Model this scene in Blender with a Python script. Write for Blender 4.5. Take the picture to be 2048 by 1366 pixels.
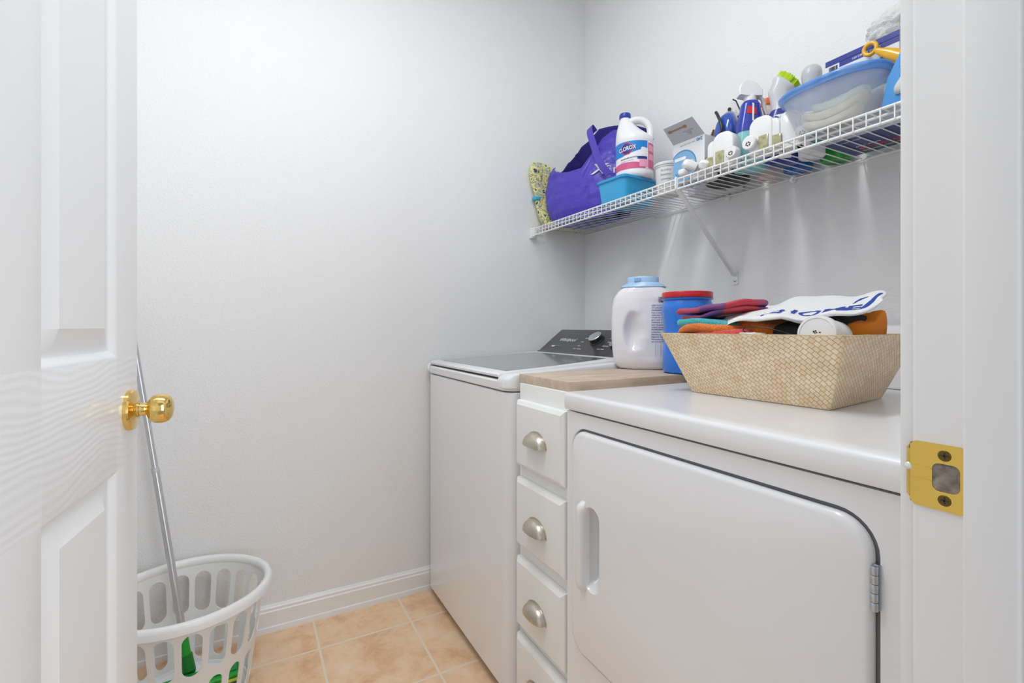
import bpy, bmesh, math, random
from mathutils import Vector as V, Matrix, noise
from mathutils.bvhtree import BVHTree
random.seed(7)
PI = math.pi
for o in list(bpy.data.objects): bpy.data.objects.remove(o)
S = bpy.context.scene
COL = S.collection

# ------------------------------------------------------------------ camera
YAW = math.atan2(529, 969)
cam = bpy.data.objects.new('camera', bpy.data.cameras.new('camera')); COL.objects.link(cam)
cam.location = (0, 0, 1.065)
cam.rotation_euler = (PI/2, 0, -YAW)
cam.data.sensor_width = 36
cam.data.lens = 969/2048*36
cam.data.shift_y = -28/2048
cam.data.clip_start = .02
S.camera = cam
# ------------------------------------------------------------------ world, lights, exposure
S.view_settings.view_transform = 'Standard'
S.view_settings.look = 'None'
S.view_settings.gamma = 1
S.view_settings.use_curve_mapping = False
S.view_settings.exposure = 0.25
w = bpy.data.worlds.new('world'); S.world = w; w.use_nodes = True
w.node_tree.nodes['Background'].inputs[0].default_value = (.93, .96, 1, 1)
w.node_tree.nodes['Background'].inputs[1].default_value = .30
def area(name, loc, rot, size, power, col=(1, 1, 1), sy=None):
    l = bpy.data.lights.new(name, 'AREA'); l.energy = power; l.color = col; l.size = size
    l.shape = 'DISK'
    if sy: l.shape = 'RECTANGLE'; l.size_y = sy
    o = bpy.data.objects.new(name, l); o.location = loc; o.rotation_euler = rot; COL.objects.link(o); return o
LAMP = (0.17, 0.86)
area('ceiling_lamp_light', (LAMP[0], LAMP[1], 2.640), (0, 0, 0), 1.14, 11.6, (.95, .98, 1), .11)
area('hallway_fill', (1.0, -1.25, 1.45), (math.radians(84), 0, math.radians(24)), 1.2, 27, (.92, .96, 1), 1.9)  # added fill through the doorway, stands for no known lamp
area('hallway_fill_left', (-.5, -1.3, 1.3), (math.radians(88), 0, math.radians(-24)), 1.4, 2.5, (.92, .96, 1), 1.8)  # second, weaker fill added behind the camera, not a real window

# ------------------------------------------------------------------ materials
def nodes(m): return m.node_tree.nodes, m.node_tree.links
def mat(name, col, rough=.5, metal=0, coat=0, bump=None, trans=0, alpha=1, spec=.5, var=None, sheen=0, aniso=0):
    m = bpy.data.materials.new(name); m.use_nodes = True
    n, l = nodes(m); b = n['Principled BSDF']
    b.inputs['Base Color'].default_value = (*col, 1)
    b.inputs['Roughness'].default_value = rough
    b.inputs['Metallic'].default_value = metal
    b.inputs['Coat Weight'].default_value = coat
    b.inputs['Coat Roughness'].default_value = .08
    b.inputs['Transmission Weight'].default_value = trans
    b.inputs['Alpha'].default_value = alpha
    b.inputs['Specular IOR Level'].default_value = spec
    b.inputs['Sheen Weight'].default_value = sheen
    tc = n.new('ShaderNodeTexCoord')
    if var:      # (scale, amount) gentle colour variation
        t = n.new('ShaderNodeTexNoise'); t.inputs['Scale'].default_value = var[0]; t.inputs['Detail'].default_value = 4
        l.new(tc.outputs['Object'], t.inputs['Vector'])
        r = n.new('ShaderNodeValToRGB')
        k = var[1]
        r.color_ramp.elements[0].position = .3; r.color_ramp.elements[1].position = .7
        r.color_ramp.elements[0].color = (*[c*(1-k) for c in col], 1)
        r.color_ramp.elements[1].color = (*[min(1, c*(1+k)) for c in col], 1)
        l.new(t.outputs['Fac'], r.inputs['Fac']); l.new(r.outputs['Color'], b.inputs['Base Color'])
    if bump:     # (scale, strength, distance)
        t = n.new('ShaderNodeTexNoise'); t.inputs['Scale'].default_value = bump[0]; t.inputs['Detail'].default_value = 2
        l.new(tc.outputs['Object'], t.inputs['Vector'])
        bm = n.new('ShaderNodeBump'); bm.inputs['Strength'].default_value = bump[1]; bm.inputs['Distance'].default_value = bump[2]
        l.new(t.outputs['Fac'], bm.inputs['Height']); l.new(bm.outputs['Normal'], b.inputs['Normal'])
    return m
def hexc(s, k=1):
    c = [int(s[i:i+2], 16)/255 for i in (0, 2, 4)]
    return tuple(k*(x/12.92 if x <= .04045 else ((x+.055)/1.055)**2.4) for x in c)

WALL = mat('wall_paint', (.86, .86, .86), .7, bump=(170, .55, .0026))
CEIL = mat('ceiling_paint', (.90, .90, .90), .9, bump=(90, .3, .003))
TRIM = mat('trim_paint', (.88, .88, .88), .35, coat=.2)
APPL = mat('white_enamel', (.88, .88, .89), .22, coat=.5)
APPLP = mat('white_appliance_plastic', (.84, .84, .845), .3, coat=.15)
CAB = mat('painted_cabinet_wood', (.90, .90, .885), .42, bump=(60, .08, .001))
DARK = mat('black_gap', (.03, .03, .032), .6)
GASK = mat('grey_gasket', (.16, .165, .18), .5)
GLASSD = mat('tinted_lid_glass', (.20, .205, .21), .12, coat=.6)
PANELB = mat('dark_console_panel', (.055, .055, .055), .35, coat=.3)
CHROME = mat('chrome', (.8, .8, .81), .18, metal=1)
NICKEL = mat('brushed_nickel', (.62, .57, .49), .3, metal=1, bump=(400, .05, .0003))
STEEL = mat('zinc_hinge', (.55, .6, .64), .3, metal=1)
BRASS = mat('polished_brass', (.86, .60, .20), .12, metal=1)
BRASS2 = mat('yellow_brass_plate', (.80, .55, .12), .22, metal=.85)
WIRE = mat('white_vinyl_wire', (.88, .88, .87), .3, coat=.2)
PWH = mat('white_plastic', (.86, .86, .87), .28, coat=.2)
PGR = mat('grey_plastic', (.55, .56, .58), .35)
LTXT = mat('light_print', (.85, .85, .85), .5)
DTXT = mat('dark_print', (.04, .045, .07), .5)
GTXT = mat('grey_print', (.35, .37, .42), .5)
NAVY = mat('navy_print', hexc('1d2f8a'), .4)
WHP = mat('white_print', (.88, .88, .9), .45)
REDP = mat('red_print', hexc('d0232e'), .4)
BLUEP = mat('blue_print', hexc('1b8fd6'), .4)
PINKP = mat('pink_print', hexc('dd5c8a'), .4)
LPINK = mat('light_pink_print', hexc('f0a8bf'), .4)
ALU = mat('aluminium_pole', (.62, .62, .64), .32, metal=.8)
GREENP = mat('green_plastic', hexc('18a02c'), .35)
BLACKP = mat('black_plastic', (.018, .018, .02), .35)
BROWNC = mat('brown_cardboard', hexc('b98d64'), .8, bump=(120, .1, .0006))
WCARD = mat('white_cardboard', (.80, .80, .82), .45)
LAVC = mat('lavender_grey_cardboard', (.55, .55, .60), .5)

# door skin: embossed wood grain, horizontal on the lock rail, vertical elsewhere
def door_material():
    m = mat('embossed_door_paint', (.80, .80, .80), .32, coat=.25)
    n, l = nodes(m); b = n['Principled BSDF']
    tc = n.new('ShaderNodeTexCoord')
    mp = n.new('ShaderNodeMapping'); mp.inputs['Scale'].default_value = (1, .8, 9)
    l.new(tc.outputs['Object'], mp.inputs['Vector'])
    nz = n.new('ShaderNodeTexNoise'); nz.inputs['Scale'].default_value = 3.2; nz.inputs['Detail'].default_value = 1.5
    mp0 = n.new('ShaderNodeMapping'); mp0.inputs['Scale'].default_value = (1, 1.6, 2.6)
    l.new(tc.outputs['Object'], mp0.inputs['Vector']); l.new(mp0.outputs['Vector'], nz.inputs['Vector'])
    sx = n.new('ShaderNodeSeparateXYZ'); l.new(tc.outputs['Object'], sx.inputs[0])
    a = n.new('ShaderNodeMath'); a.operation = 'MULTIPLY_ADD'; a.inputs[1].default_value = .055
    l.new(nz.outputs['Fac'], a.inputs[0]); l.new(sx.outputs['Z'], a.inputs[2])
    a2 = n.new('ShaderNodeMath'); a2.operation = 'MULTIPLY'; a2.inputs[1].default_value = 640
    l.new(a.outputs[0], a2.inputs[0])
    s = n.new('ShaderNodeMath'); s.operation = 'SINE'; l.new(a2.outputs[0], s.inputs[0])
    # mask: lock rail height only
    m1 = n.new('ShaderNodeMath'); m1.operation = 'COMPARE'; m1.inputs[1].default_value = .937; m1.inputs[2].default_value = .084
    l.new(sx.outputs['Z'], m1.inputs[0])
    mm = n.new('ShaderNodeMath'); mm.operation = 'MULTIPLY'; l.new(s.outputs[0], mm.inputs[0]); l.new(m1.outputs[0], mm.inputs[1])
    bp = n.new('ShaderNodeBump'); bp.inputs['Strength'].default_value = .24; bp.inputs['Distance'].default_value = .0005
    l.new(mm.outputs[0], bp.inputs['Height'])
    mv = n.new('ShaderNodeMapping'); mv.inputs['Scale'].default_value = (240, 240, 8)
    l.new(tc.outputs['Object'], mv.inputs['Vector'])
    n2 = n.new('ShaderNodeTexNoise'); n2.inputs['Scale'].default_value = 1; l.new(mv.outputs['Vector'], n2.inputs['Vector'])
    b2 = n.new('ShaderNodeBump'); b2.inputs['Strength'].default_value = .12; b2.inputs['Distance'].default_value = .0005
    l.new(n2.outputs['Fac'], b2.inputs['Height']); l.new(bp.outputs['Normal'], b2.inputs['Normal'])
    l.new(b2.outputs['Normal'], b.inputs['Normal'])
    return m
DOORM = door_material()

def tile_material():
    m = mat('sandstone_tile', (.7, .48, .3), .5); n, l = nodes(m); b = n['Principled BSDF']
    tc = n.new('ShaderNodeTexCoord')
    mp = n.new('ShaderNodeMapping'); mp.inputs['Location'].default_value = (-.210, -1.7155, 0)
    l.new(tc.outputs['Object'], mp.inputs['Vector'])
    br = n.new('ShaderNodeTexBrick'); br.offset = 0; br.inputs['Scale'].default_value = 1
    br.inputs['Brick Width'].default_value = .31; br.inputs['Row Height'].default_value = .301
    br.inputs['Mortar Size'].default_value = .0045; br.inputs['Mortar Smooth'].default_value = .15
    br.inputs['Color1'].default_value = (0, 0, 0, 1); br.inputs['Color2'].default_value = (1, 1, 1, 1)
    l.new(mp.outputs['Vector'], br.inputs['Vector'])
    t = n.new('ShaderNodeTexNoise'); t.inputs['Scale'].default_value = 9; t.inputs['Detail'].default_value = 9; t.inputs['Roughness'].default_value = .68; t.inputs['Distortion'].default_value = .25
    l.new(tc.outputs['Object'], t.inputs['Vector'])
    r = n.new('ShaderNodeValToRGB'); e = r.color_ramp.elements
    e[0].position = .30; e[0].color = (*hexc('daa67c'), 1); e[1].position = .72; e[1].color = (*hexc('f5dcbe'), 1)
    x = r.color_ramp.elements.new(.5); x.color = (*hexc('eecaa4'), 1)
    l.new(t.outputs['Fac'], r.inputs['Fac'])
    mx = n.new('ShaderNodeMixRGB'); mx.inputs['Color2'].default_value = (*hexc('ecdcc6'), 1)
    l.new(br.outputs['Fac'], mx.inputs['Fac']); l.new(r.outputs['Color'], mx.inputs['Color1'])
    l.new(mx.outputs['Color'], b.inputs['Base Color'])
    inv = n.new('ShaderNodeMath'); inv.operation = 'MULTIPLY_ADD'; inv.inputs[1].default_value = -1; l.new(br.outputs['Fac'], inv.inputs[0])
    t2 = n.new('ShaderNodeMath'); t2.operation = 'MULTIPLY'; t2.inputs[1].default_value = .5; l.new(t.outputs['Fac'], t2.inputs[0]); l.new(t2.outputs[0], inv.inputs[2])
    bp = n.new('ShaderNodeBump'); bp.inputs['Strength'].default_value = .5; bp.inputs['Distance'].default_value = .002
    l.new(inv.outputs[0], bp.inputs['Height']); l.new(bp.outputs['Normal'], b.inputs['Normal'])
    return m

def weave_material():
    m = mat('woven_palm_leaf', hexc('d9bd86'), .55); n, l = nodes(m); b = n['Principled BSDF']
    uv = n.new('ShaderNodeUVMap'); uv.uv_map = 'UVMap'
    nz0 = n.new('ShaderNodeTexNoise'); nz0.inputs['Scale'].default_value = 9
    l.new(uv.outputs['UV'], nz0.inputs['Vector'])
    mxv = n.new('ShaderNodeMixRGB'); mxv.blend_type = 'LINEAR_LIGHT'; mxv.inputs['Fac'].default_value = .006
    l.new(uv.outputs['UV'], mxv.inputs['Color1']); l.new(nz0.outputs['Color'], mxv.inputs['Color2'])
    mp = n.new('ShaderNodeMapping'); mp.inputs['Rotation'].default_value = (0, 0, math.radians(38))
    l.new(mxv.outputs['Color'], mp.inputs['Vector'])
    br = n.new('ShaderNodeTexBrick'); br.offset = .5; br.inputs['Scale'].default_value = 1
    br.inputs['Brick Width'].default_value = .0118; br.inputs['Row Height'].default_value = .0078
    br.inputs['Mortar Size'].default_value = .0004; br.inputs['Mortar Smooth'].default_value = .6
    br.inputs['Color1'].default_value = (*hexc('fae7ca'), 1); br.inputs['Color2'].default_value = (*hexc('f1d6b0'), 1)
    br.inputs['Mortar'].default_value = (*hexc('a07c50'), 1)
    l.new(mp.outputs['Vector'], br.inputs['Vector'])
    t = n.new('ShaderNodeTexNoise'); t.inputs['Scale'].default_value = 30; t.inputs['Detail'].default_value = 5
    l.new(uv.outputs['UV'], t.inputs['Vector'])
    r = n.new('ShaderNodeValToRGB'); r.color_ramp.elements[0].position = .3; r.color_ramp.elements[0].color = (.90, .85, .78, 1)
    r.color_ramp.elements[1].position = .65; r.color_ramp.elements[1].color = (1, 1, 1, 1)
    l.new(t.outputs['Fac'], r.inputs['Fac'])
    mu = n.new('ShaderNodeMixRGB'); mu.blend_type = 'MULTIPLY'; mu.inputs['Fac'].default_value = 1
    l.new(br.outputs['Color'], mu.inputs['Color1']); l.new(r.outputs['Color'], mu.inputs['Color2'])
    l.new(mu.outputs['Color'], b.inputs['Base Color'])
    bp = n.new('ShaderNodeBump'); bp.invert = True; bp.inputs['Strength'].default_value = .7; bp.inputs['Distance'].default_value = .0012
    l.new(br.outputs['Fac'], bp.inputs['Height']); l.new(bp.outputs['Normal'], b.inputs['Normal'])
    return m

def terry(name, col):
    m = mat(name, col, .95, bump=(420, .9, .003), var=(260, .25), sheen=.3)
    return m
def stained_board():
    m = mat('worn_board', hexc('bfa58c'), .55); n, l = nodes(m); b = n['Principled BSDF']
    tc = n.new('ShaderNodeTexCoord'); mp = n.new('ShaderNodeMapping'); mp.inputs['Scale'].default_value = (14, 40, 30)
    l.new(tc.outputs['Object'], mp.inputs['Vector'])
    t = n.new('ShaderNodeTexNoise'); t.inputs['Scale'].default_value = 1; t.inputs['Detail'].default_value = 6
    l.new(mp.outputs['Vector'], t.inputs['Vector'])
    r = n.new('ShaderNodeValToRGB'); e = r.color_ramp.elements
    e[0].position = .3; e[0].color = (*hexc('bfa68e'), 1); e[1].position = .7; e[1].color = (*hexc('d8c8b6'), 1)
    l.new(t.outputs['Fac'], r.inputs['Fac']); l.new(r.outputs['Color'], b.inputs['Base Color'])
    return m

# ------------------------------------------------------------------ mesh helpers
def finish(name, bm, m, parent=None, smooth=True, ang=35, loc=None, rot=None):
    bmesh.ops.recalc_face_normals(bm, faces=bm.faces)
    me = bpy.data.meshes.new(name); bm.to_mesh(me); bm.free()
    for mm in (m if isinstance(m, (list, tuple)) else [m]): me.materials.append(mm)
    if smooth:
        me.polygons.foreach_set('use_smooth', [True]*len(me.polygons))
        me.set_sharp_from_angle(angle=math.radians(ang))
    o = bpy.data.objects.new(name, me); COL.objects.link(o)
    if parent: o.parent = parent
    if loc: o.location = loc
    if rot: o.rotation_euler = rot
    return o
def tag(o, label, cat=None, group=None, kind=None):
    if label: o['label'] = label
    if cat: o['category'] = cat
    if group: o['group'] = group
    if kind: o['kind'] = kind
    return o
def thing(name, label, cat, loc=(0, 0, 0), rz=0, group=None, rot=None):
    o = bpy.data.objects.new(name, None); COL.objects.link(o); o.location = loc
    o.rotation_euler = rot if rot else (0, 0, rz); o.empty_display_size = .05
    return tag(o, label, cat, group)
def struct(name, bm, m, parent=None, **k):
    o = finish(name, bm, m, parent, **k)
    if not parent: o['kind'] = 'structure'
    return o
def B(): return bmesh.new()
def box(bm, x0, x1, y0, y1, z0, z1, bev=0, seg=2, mi=0):
    r = bmesh.ops.create_cube(bm, size=1)
    vs = r['verts']
    for v in vs:
        v.co = V(((x0+x1)/2+v.co.x*(x1-x0), (y0+y1)/2+v.co.y*(y1-y0), (z0+z1)/2+v.co.z*(z1-z0)))
    fs = set(f for v in vs for f in v.link_faces)
    for f in fs: f.material_index = mi
    if bev:
        es = list(set(e for v in vs for e in v.link_edges))
        bmesh.ops.bevel(bm, geom=es, offset=bev, segments=seg, affect='EDGES', profile=.5)
    return bm
def loft(bm, rings, cap=True, mi=0, closed=True, capends=(True, True)):
    R = [[bm.verts.new(p) for p in r] for r in rings]
    n = len(R[0])
    for a, b in zip(R, R[1:]):
        for i in range(n if closed else n-1):
            f = bm.faces.new((a[i], a[(i+1) % n], b[(i+1) % n], b[i])); f.material_index = mi
    if cap and closed:
        if capends[0]: bm.faces.new(R[0][::-1]).material_index = mi
        if capends[1]: bm.faces.new(R[-1]).material_index = mi
    return R
def sup(cx, cy, z, a, b, p=2, n=40, rot=0):
    out = []
    for i in range(n):
        t = 2*PI*i/n; c, s = math.cos(t), math.sin(t)
        x = a*math.copysign(abs(c)**(2/p), c); y = b*math.copysign(abs(s)**(2/p), s)
        out.append(V((cx+x*math.cos(rot)-y*math.sin(rot), cy+x*math.sin(rot)+y*math.cos(rot), z)))
    return out
def lathe(bm, prof, cx=0, cy=0, n=36, axis='z', mi=0, caps=True, org=(0, 0, 0)):
    rings = []
    for r, h in prof:
        ring = []
        for i in range(n):
            t = 2*PI*i/n; a, b = r*math.cos(t), r*math.sin(t)
            p = (cx+a, cy+b, h) if axis == 'z' else ((h, a, b) if axis == 'x' else (b, h, a))
            ring.append(V(p)+V(org))
        rings.append(ring)
    return loft(bm, rings, cap=caps, mi=mi)
def tube(bm, pts, r, n=8, cap=True, mi=0, rb=None, up=None):
    pts = [V(p) for p in pts]; rings = []
    rr = r if isinstance(r, (list, tuple)) else [r]*len(pts)
    prev = None
    for i, p in enumerate(pts):
        d = (pts[min(i+1, len(pts)-1)]-pts[max(i-1, 0)]).normalized()
        if prev is None:
            u = V(up) if up else (V((0, 0, 1)) if abs(d.z) < .9 else V((1, 0, 0)))
            a = d.cross(u).normalized()
        else:
            a = (prev-d*prev.dot(d)).normalized()
        prev = a; c = d.cross(a)
        q = (rb if rb else 1)
        rings.append([p+a*rr[i]*math.cos(2*PI*k/n)+c*rr[i]*q*math.sin(2*PI*k/n) for k in range(n)])
    return loft(bm, rings, cap=cap, mi=mi)
def spline(pts, n=8):
    P = [V(p) for p in pts]; P = [P[0]*2-P[1]]+P+[P[-1]*2-P[-2]]; out = []
    for i in range(1, len(P)-2):
        for k in range(n):
            t = k/n; a, b, c, d = P[i-1:i+3]
            out.append(.5*((2*b)+(c-a)*t+(2*a-5*b+4*c-d)*t*t+(3*b-a-3*c+d)*t**3))
    out.append(P[-2]); return out
def prism(bm, poly, d0, d1, axis='y', mi=0):
    # poly in the plane across the axis: x-z for y, y-z for x, x-y for z
    def mk(a, b, d): return V((a, d, b)) if axis == 'y' else (V((d, a, b)) if axis == 'x' else V((a, b, d)))
    return loft(bm, [[mk(a, b, d0) for a, b in poly], [mk(a, b, d1) for a, b in poly]], mi=mi)
def rrect(w, h, r, n=6, cx=0, cy=0):
    out = []
    for qx, qy, a0 in ((1, 1, 0), (-1, 1, PI/2), (-1, -1, PI), (1, -1, 1.5*PI)):
        for k in range(n+1):
            a = a0+PI/2*k/n
            out.append((cx+qx*(w/2-r)+r*math.cos(a), cy+qy*(h/2-r)+r*math.sin(a)))
    return out
def text_bm(s, size, extr=.00015, align='CENTER', shear=0, bold=0):
    cu = bpy.data.curves.new('t', 'FONT'); cu.body = s; cu.size = size; cu.extrude = extr
    cu.align_x = align; cu.align_y = 'CENTER'; cu.shear = shear; cu.offset = bold; cu.resolution_u = 3
    o = bpy.data.objects.new('t', cu); COL.objects.link(o)
    dg = bpy.context.evaluated_depsgraph_get()
    me = bpy.data.meshes.new_from_object(o.evaluated_get(dg))
    bpy.data.objects.remove(o); bpy.data.curves.remove(cu)
    bm = bmesh.new(); bm.from_mesh(me); bpy.data.meshes.remove(me)
    return bm
def lettering(name, s, size, m, parent, fn, **k):
    """fn maps (x, y, depth) of the flat text to a point of the parent"""
    bm = text_bm(s, size, **k)
    for v in bm.verts: v.co = fn(v.co.x, v.co.y, v.co.z)
    return finish(name, bm, m, parent, smooth=False)
def front(cx, y, cz, ang=0, sx=1, sz=1):     # upright text facing local -y
    c, s = math.cos(ang), math.sin(ang)
    return lambda a, b, d: V((cx+sx*(a*c-b*s), y-d, cz+sz*(a*s+b*c)))
def nz(p, sc, seed=0): return noise.noise(V(p)*sc+V((seed*7.3, seed*3.1, seed*5.7)))
def disp(bm, amp, sc, seed=0, mask=None):
    bm.normal_update()
    for v in bm.verts:
        k = mask(v.co) if mask else 1
        v.co += v.normal*amp*k*nz(v.co, sc, seed)
def copy_thing(o, loc=None, rz=None, label=None):
    r = o.copy(); COL.objects.link(r)
    if loc is not None: r.location = loc
    if rz is not None: r.rotation_euler[2] = rz
    if label: r['label'] = label
    for ch in list(o.children):
        c = ch.copy(); COL.objects.link(c); c.parent = r
        for g in list(ch.children):
            d = g.copy(); COL.objects.link(d); d.parent = c
    return r

# ------------------------------------------------------------------ room shell
XL, XR, YB, YF, YO, ZC = -.44, 1.446, 1.905, .19, .07, 2.74
bm = B(); box(bm, XL-.12, XR+.12, -.1, YB+.12, -.08, 0); struct('floor', bm, tile_material(), smooth=False)
bm = B(); box(bm, XL-.12, XR+.12, -.0, YB+.12, ZC, ZC+.08); struct('ceiling', bm, CEIL, smooth=False)
bm = B(); box(bm, XL-.12, XR+.12, YB, YB+.12, 0, ZC); struct('wall_back', bm, WALL, smooth=False)
bm = B(); box(bm, XR, XR+.12, YO, YB, 0, ZC); struct('wall_right', bm, WALL, smooth=False)
bm = B(); box(bm, XL-.12, XL, YO, YB, 0, ZC); struct('wall_left', bm, WALL, smooth=False)
JX = .512; HX = -.268
bm = B(); box(bm, JX+.018, XR, YO, YF, 0, ZC); box(bm, XL, HX-.018, YO, YF, 0, ZC); box(bm, HX-.018, JX+.018, YO, YF, 2.06, ZC)
struct('wall_front', bm, WALL, smooth=False)
def base_profile(): return [(0, .09), (.004, .09), (.0065, .084), (.0105, .081), (.0105, .0725), (.0135, .069), (.0135, .020), (.018, .0185), (.0195, .010), (.0195, 0), (0, 0)]
bm = B(); loft(bm, [[V((x, YB-d, z)) for d, z in base_profile()] for x in (XL+.02, XR-.001)]); struct('baseboard_back', bm, TRIM, ang=25)
bm = B(); loft(bm, [[V((XR-d, y, z)) for d, z in base_profile()] for y in (YF, YB-.02)]); struct('baseboard_right', bm, TRIM, ang=25)
bm = B(); loft(bm, [[V((XL+d, y, z)) for d, z in base_profile()] for y in (YF, YB-.001)]); struct('baseboard_left', bm, TRIM, ang=25)
# door frame (jambs, stop, casings)
bm = B()
box(bm, JX, JX+.018, YO-.003, .2052, 0, 2.06, .003, 3)                      # strike jamb, rounded nose toward the room
box(bm, HX-.018, HX, YO-.003, .2052, 0, 2.06, .003, 3)
box(bm, HX-.018, JX+.018, YO-.003, .2052, 2.042, 2.06, .002)
struct('trim_1', bm, TRIM)
bm = B()
box(bm, JX-.0115, JX, .1345, .1671, 0, 2.042, .002, 3); box(bm, HX, HX+.0115, .1345, .1671, 0, 2.042, .002, 3)
struct('trim_2', bm, TRIM)
def casing(y0, y1, nm):
    bm = B()
    box(bm, JX+.0065, JX+.063, y0, y1, 0, 2.11, .003); box(bm, HX-.063, HX-.0065, y0, y1, 0, 2.11, .003)
    box(bm, HX-.063, JX+.063, y0, y1, 2.052, 2.11, .003)
    struct(nm, bm, TRIM)
casing(.2055, .2175, 'trim_3'); casing(YO-.016, YO-.0005, 'trim_4')

# ------------------------------------------------------------------ door
DA = math.radians(6.3); C0 = -.267
dvec = V((math.sin(DA), math.cos(DA), 0)); nvec = V((dvec.y, -dvec.x, 0))
door = thing('door_1', None, None, (0, 0, 0)); door['kind'] = 'structure'
door.location = nvec*C0; door.rotation_euler = (0, 0, -DA)   # local x = outward normal, local y = along the leaf
S0, S1, DH = .211, .971, 2.03
panels = [(a, b, z0, z1) for (a, b) in ((.311, .529), (.665, .883)) for (z0, z1) in ((.25, .855), (1.02, 1.64), (1.745, 1.92))]
offs = [0, .0035, .007, .0105, .0125, .0165, .021, .0425, .0435]
hts = [0, -.0012, -.0042, -.0082, -.0088, -.0088, -.0074, -.0016, -.0010]
def pd(s, z):
    best = 0
    for a, b, z0, z1 in panels:
        if a <= s <= b and z0 <= z <= z1: best = max(best, min(s-a, b-s, z-z0, z1-z))
    return best
def dep(d):
    for i in range(len(offs)-1):
        if d <= offs[i+1]+1e-9: t = (d-offs[i])/(offs[i+1]-offs[i]); return hts[i]+(hts[i+1]-hts[i])*t
    return hts[-1]
ss = {S0+.002, S1-.002}; zs = {.012, DH}
for a, b, z0, z1 in panels:
    for o_ in offs: ss |= {round(a+o_, 5), round(b-o_, 5)}; zs |= {round(z0+o_, 5), round(z1-o_, 5)}
ss, zs = sorted(ss), sorted(zs)
bm = B(); G = [[bm.verts.new((dep(pd(s, z)), s, z)) for z in zs] for s in ss]
for i in range(len(ss)-1):
    for j in range(len(zs)-1):
        q = [G[i][j], G[i+1][j], G[i+1][j+1], G[i][j+1]]
        h = [v.co.x for v in q]
        if abs(h[0]-h[2]) > 1e-6 and abs(h[1]-h[3]) < 1e-6: bm.faces.new((q[0], q[1], q[2])); bm.faces.new((q[0], q[2], q[3]))
        elif abs(h[1]-h[3]) > 1e-6 and abs(h[0]-h[2]) < 1e-6: bm.faces.new((q[0], q[1], q[3])); bm.faces.new((q[1], q[2], q[3]))
        else: bm.faces.new(q)
# edges and back of the leaf
prof = [(0, S1-.002), (-.0006, S1-.0006), (-.002, S1), (-.033, S1), (-.035, S1-.002), (-.035, S0+.002), (-.033, S0), (-.002, S0), (0, S0+.002)]
loft(bm, [[V((x, s, z)) for x, s in prof] for z in (.012, DH)], closed=False)
for z in (.012, DH): bm.faces.new([bm.verts.new((x, s, z)) for x, s in prof])
bmesh.ops.remove_doubles(bm, verts=bm.verts, dist=1e-6)
finish('door_leaf', bm, DOORM, door, ang=22)
ks, kz = .931, .9355
bm = B(); lathe(bm, [(.0, .0), (.0315, 0), (.0315, .005), (.030, .0075), (.026, .0085), (.0145, .0095), (.0115, .011), (.0115, .0145), (.0, .0145)], axis='x', n=48, org=(0, ks, kz), caps=False)
rose = finish('rose', bm, BRASS, door, ang=30)
bm = B(); lathe(bm, [(.0, .0148), (.0102, .0148), (.0102, .0215), (.0092, .0235), (.0098, .025), (.0155, .0265), (.0205, .0305), (.0228, .036), (.0232, .0425), (.0222, .0485), (.0195, .0535), (.0145, .0568), (.008, .0584), (.0, .0588)], axis='x', n=48, org=(0, ks, kz), caps=False)
finish('door_knob', bm, BRASS, door, ang=40)
bm = B(); lathe(bm, [(.0, 0), (.0345, 0), (.033, -.0065), (.0125, -.012), (.0118, -.025), (.026, -.036), (.0285, -.048), (.021, -.066), (0, -.0705)], axis='x', n=40, org=(-.035, ks, kz), caps=False)
finish('door_knob', bm, BRASS, door, ang=30)
bm = B(); box(bm, -.030, -.005, S1-.0004, S1+.0012, kz-.028, kz+.028, .0005); box(bm, -.026, -.011, S1, S1+.010, kz-.012, kz+.012, .002)
finish('latch', bm, BRASS, door)
for z in (.25, 1.05, 1.82):
    bm = B(); lathe(bm, [(.006, z-.045), (.006, z+.045)], cx=.004, cy=S0-.004, n=14); finish('hinge', bm, BRASS, door)

# strike plate on the right jamb (its own thing)
st = thing('strike_plate', 'brass door strike plate with rectangular latch hole on the white door jamb', 'strike plate', (JX, .1865, .939))
bm = B()
pl = [(a, b) for a, b in rrect(.038, .0555, .005, 5)]; hole = rrect(.0185, .0235, .005, 5, -.0095+.002, .0)
outer = [V((-.0016, -a, b)) for a, b in pl]; inner = [V((-.0016, -a+.0, b)) for a, b in [( -q[0], q[1]) for q in hole][::1]]
inner = [V((-.0016, -.0055+(q[0]+.0075), q[1])) for q in hole]
outer = [V((-.0016, p[0], p[1])) for p in pl]
back = [V((-.0001, p.y, p.z)) for p in outer]; ib = [V((.0, p.y, p.z)) for p in inner]
loft(bm, [back, outer, inner, ib], cap=False)
finish('plate', bm, BRASS2, st, ang=30)
bm = B()   # curled lip toward the room
lip = [(-.0016, .0188), (-.0015, .0196), (-.0010, .0205), (.0004, .0222), (.0024, .0236)]
rings = []
for zz in [-.0255+.051*k/10 for k in range(11)]:
    e = max(0, abs(zz)-.0195)/.006; c = .004*e*e
    rings.append([V((x, y-(c if i > 1 else 0), zz)) for i, (x, y) in enumerate(lip)]+[V((x+.0012, y-(c if i > 1 else 0), zz)) for i, (x, y) in list(enumerate(lip))[::-1]])
loft(bm, rings); box(bm, -.0021, -.0015, .0045, .0190, .0050, .0066); box(bm, -.0021, -.0015, .0045, .0190, -.0050, -.0040); finish('lip', bm, BRASS2, st, ang=50)
bm = B(); box(bm, -.0008, -.0003, -.0215+.0045, .0060, -.0125, .0125); finish('latch_recess', bm, mat('raw_wood_recess', hexc('8f857d'), .9, var=(110, .5)), st, smooth=False)
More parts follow.
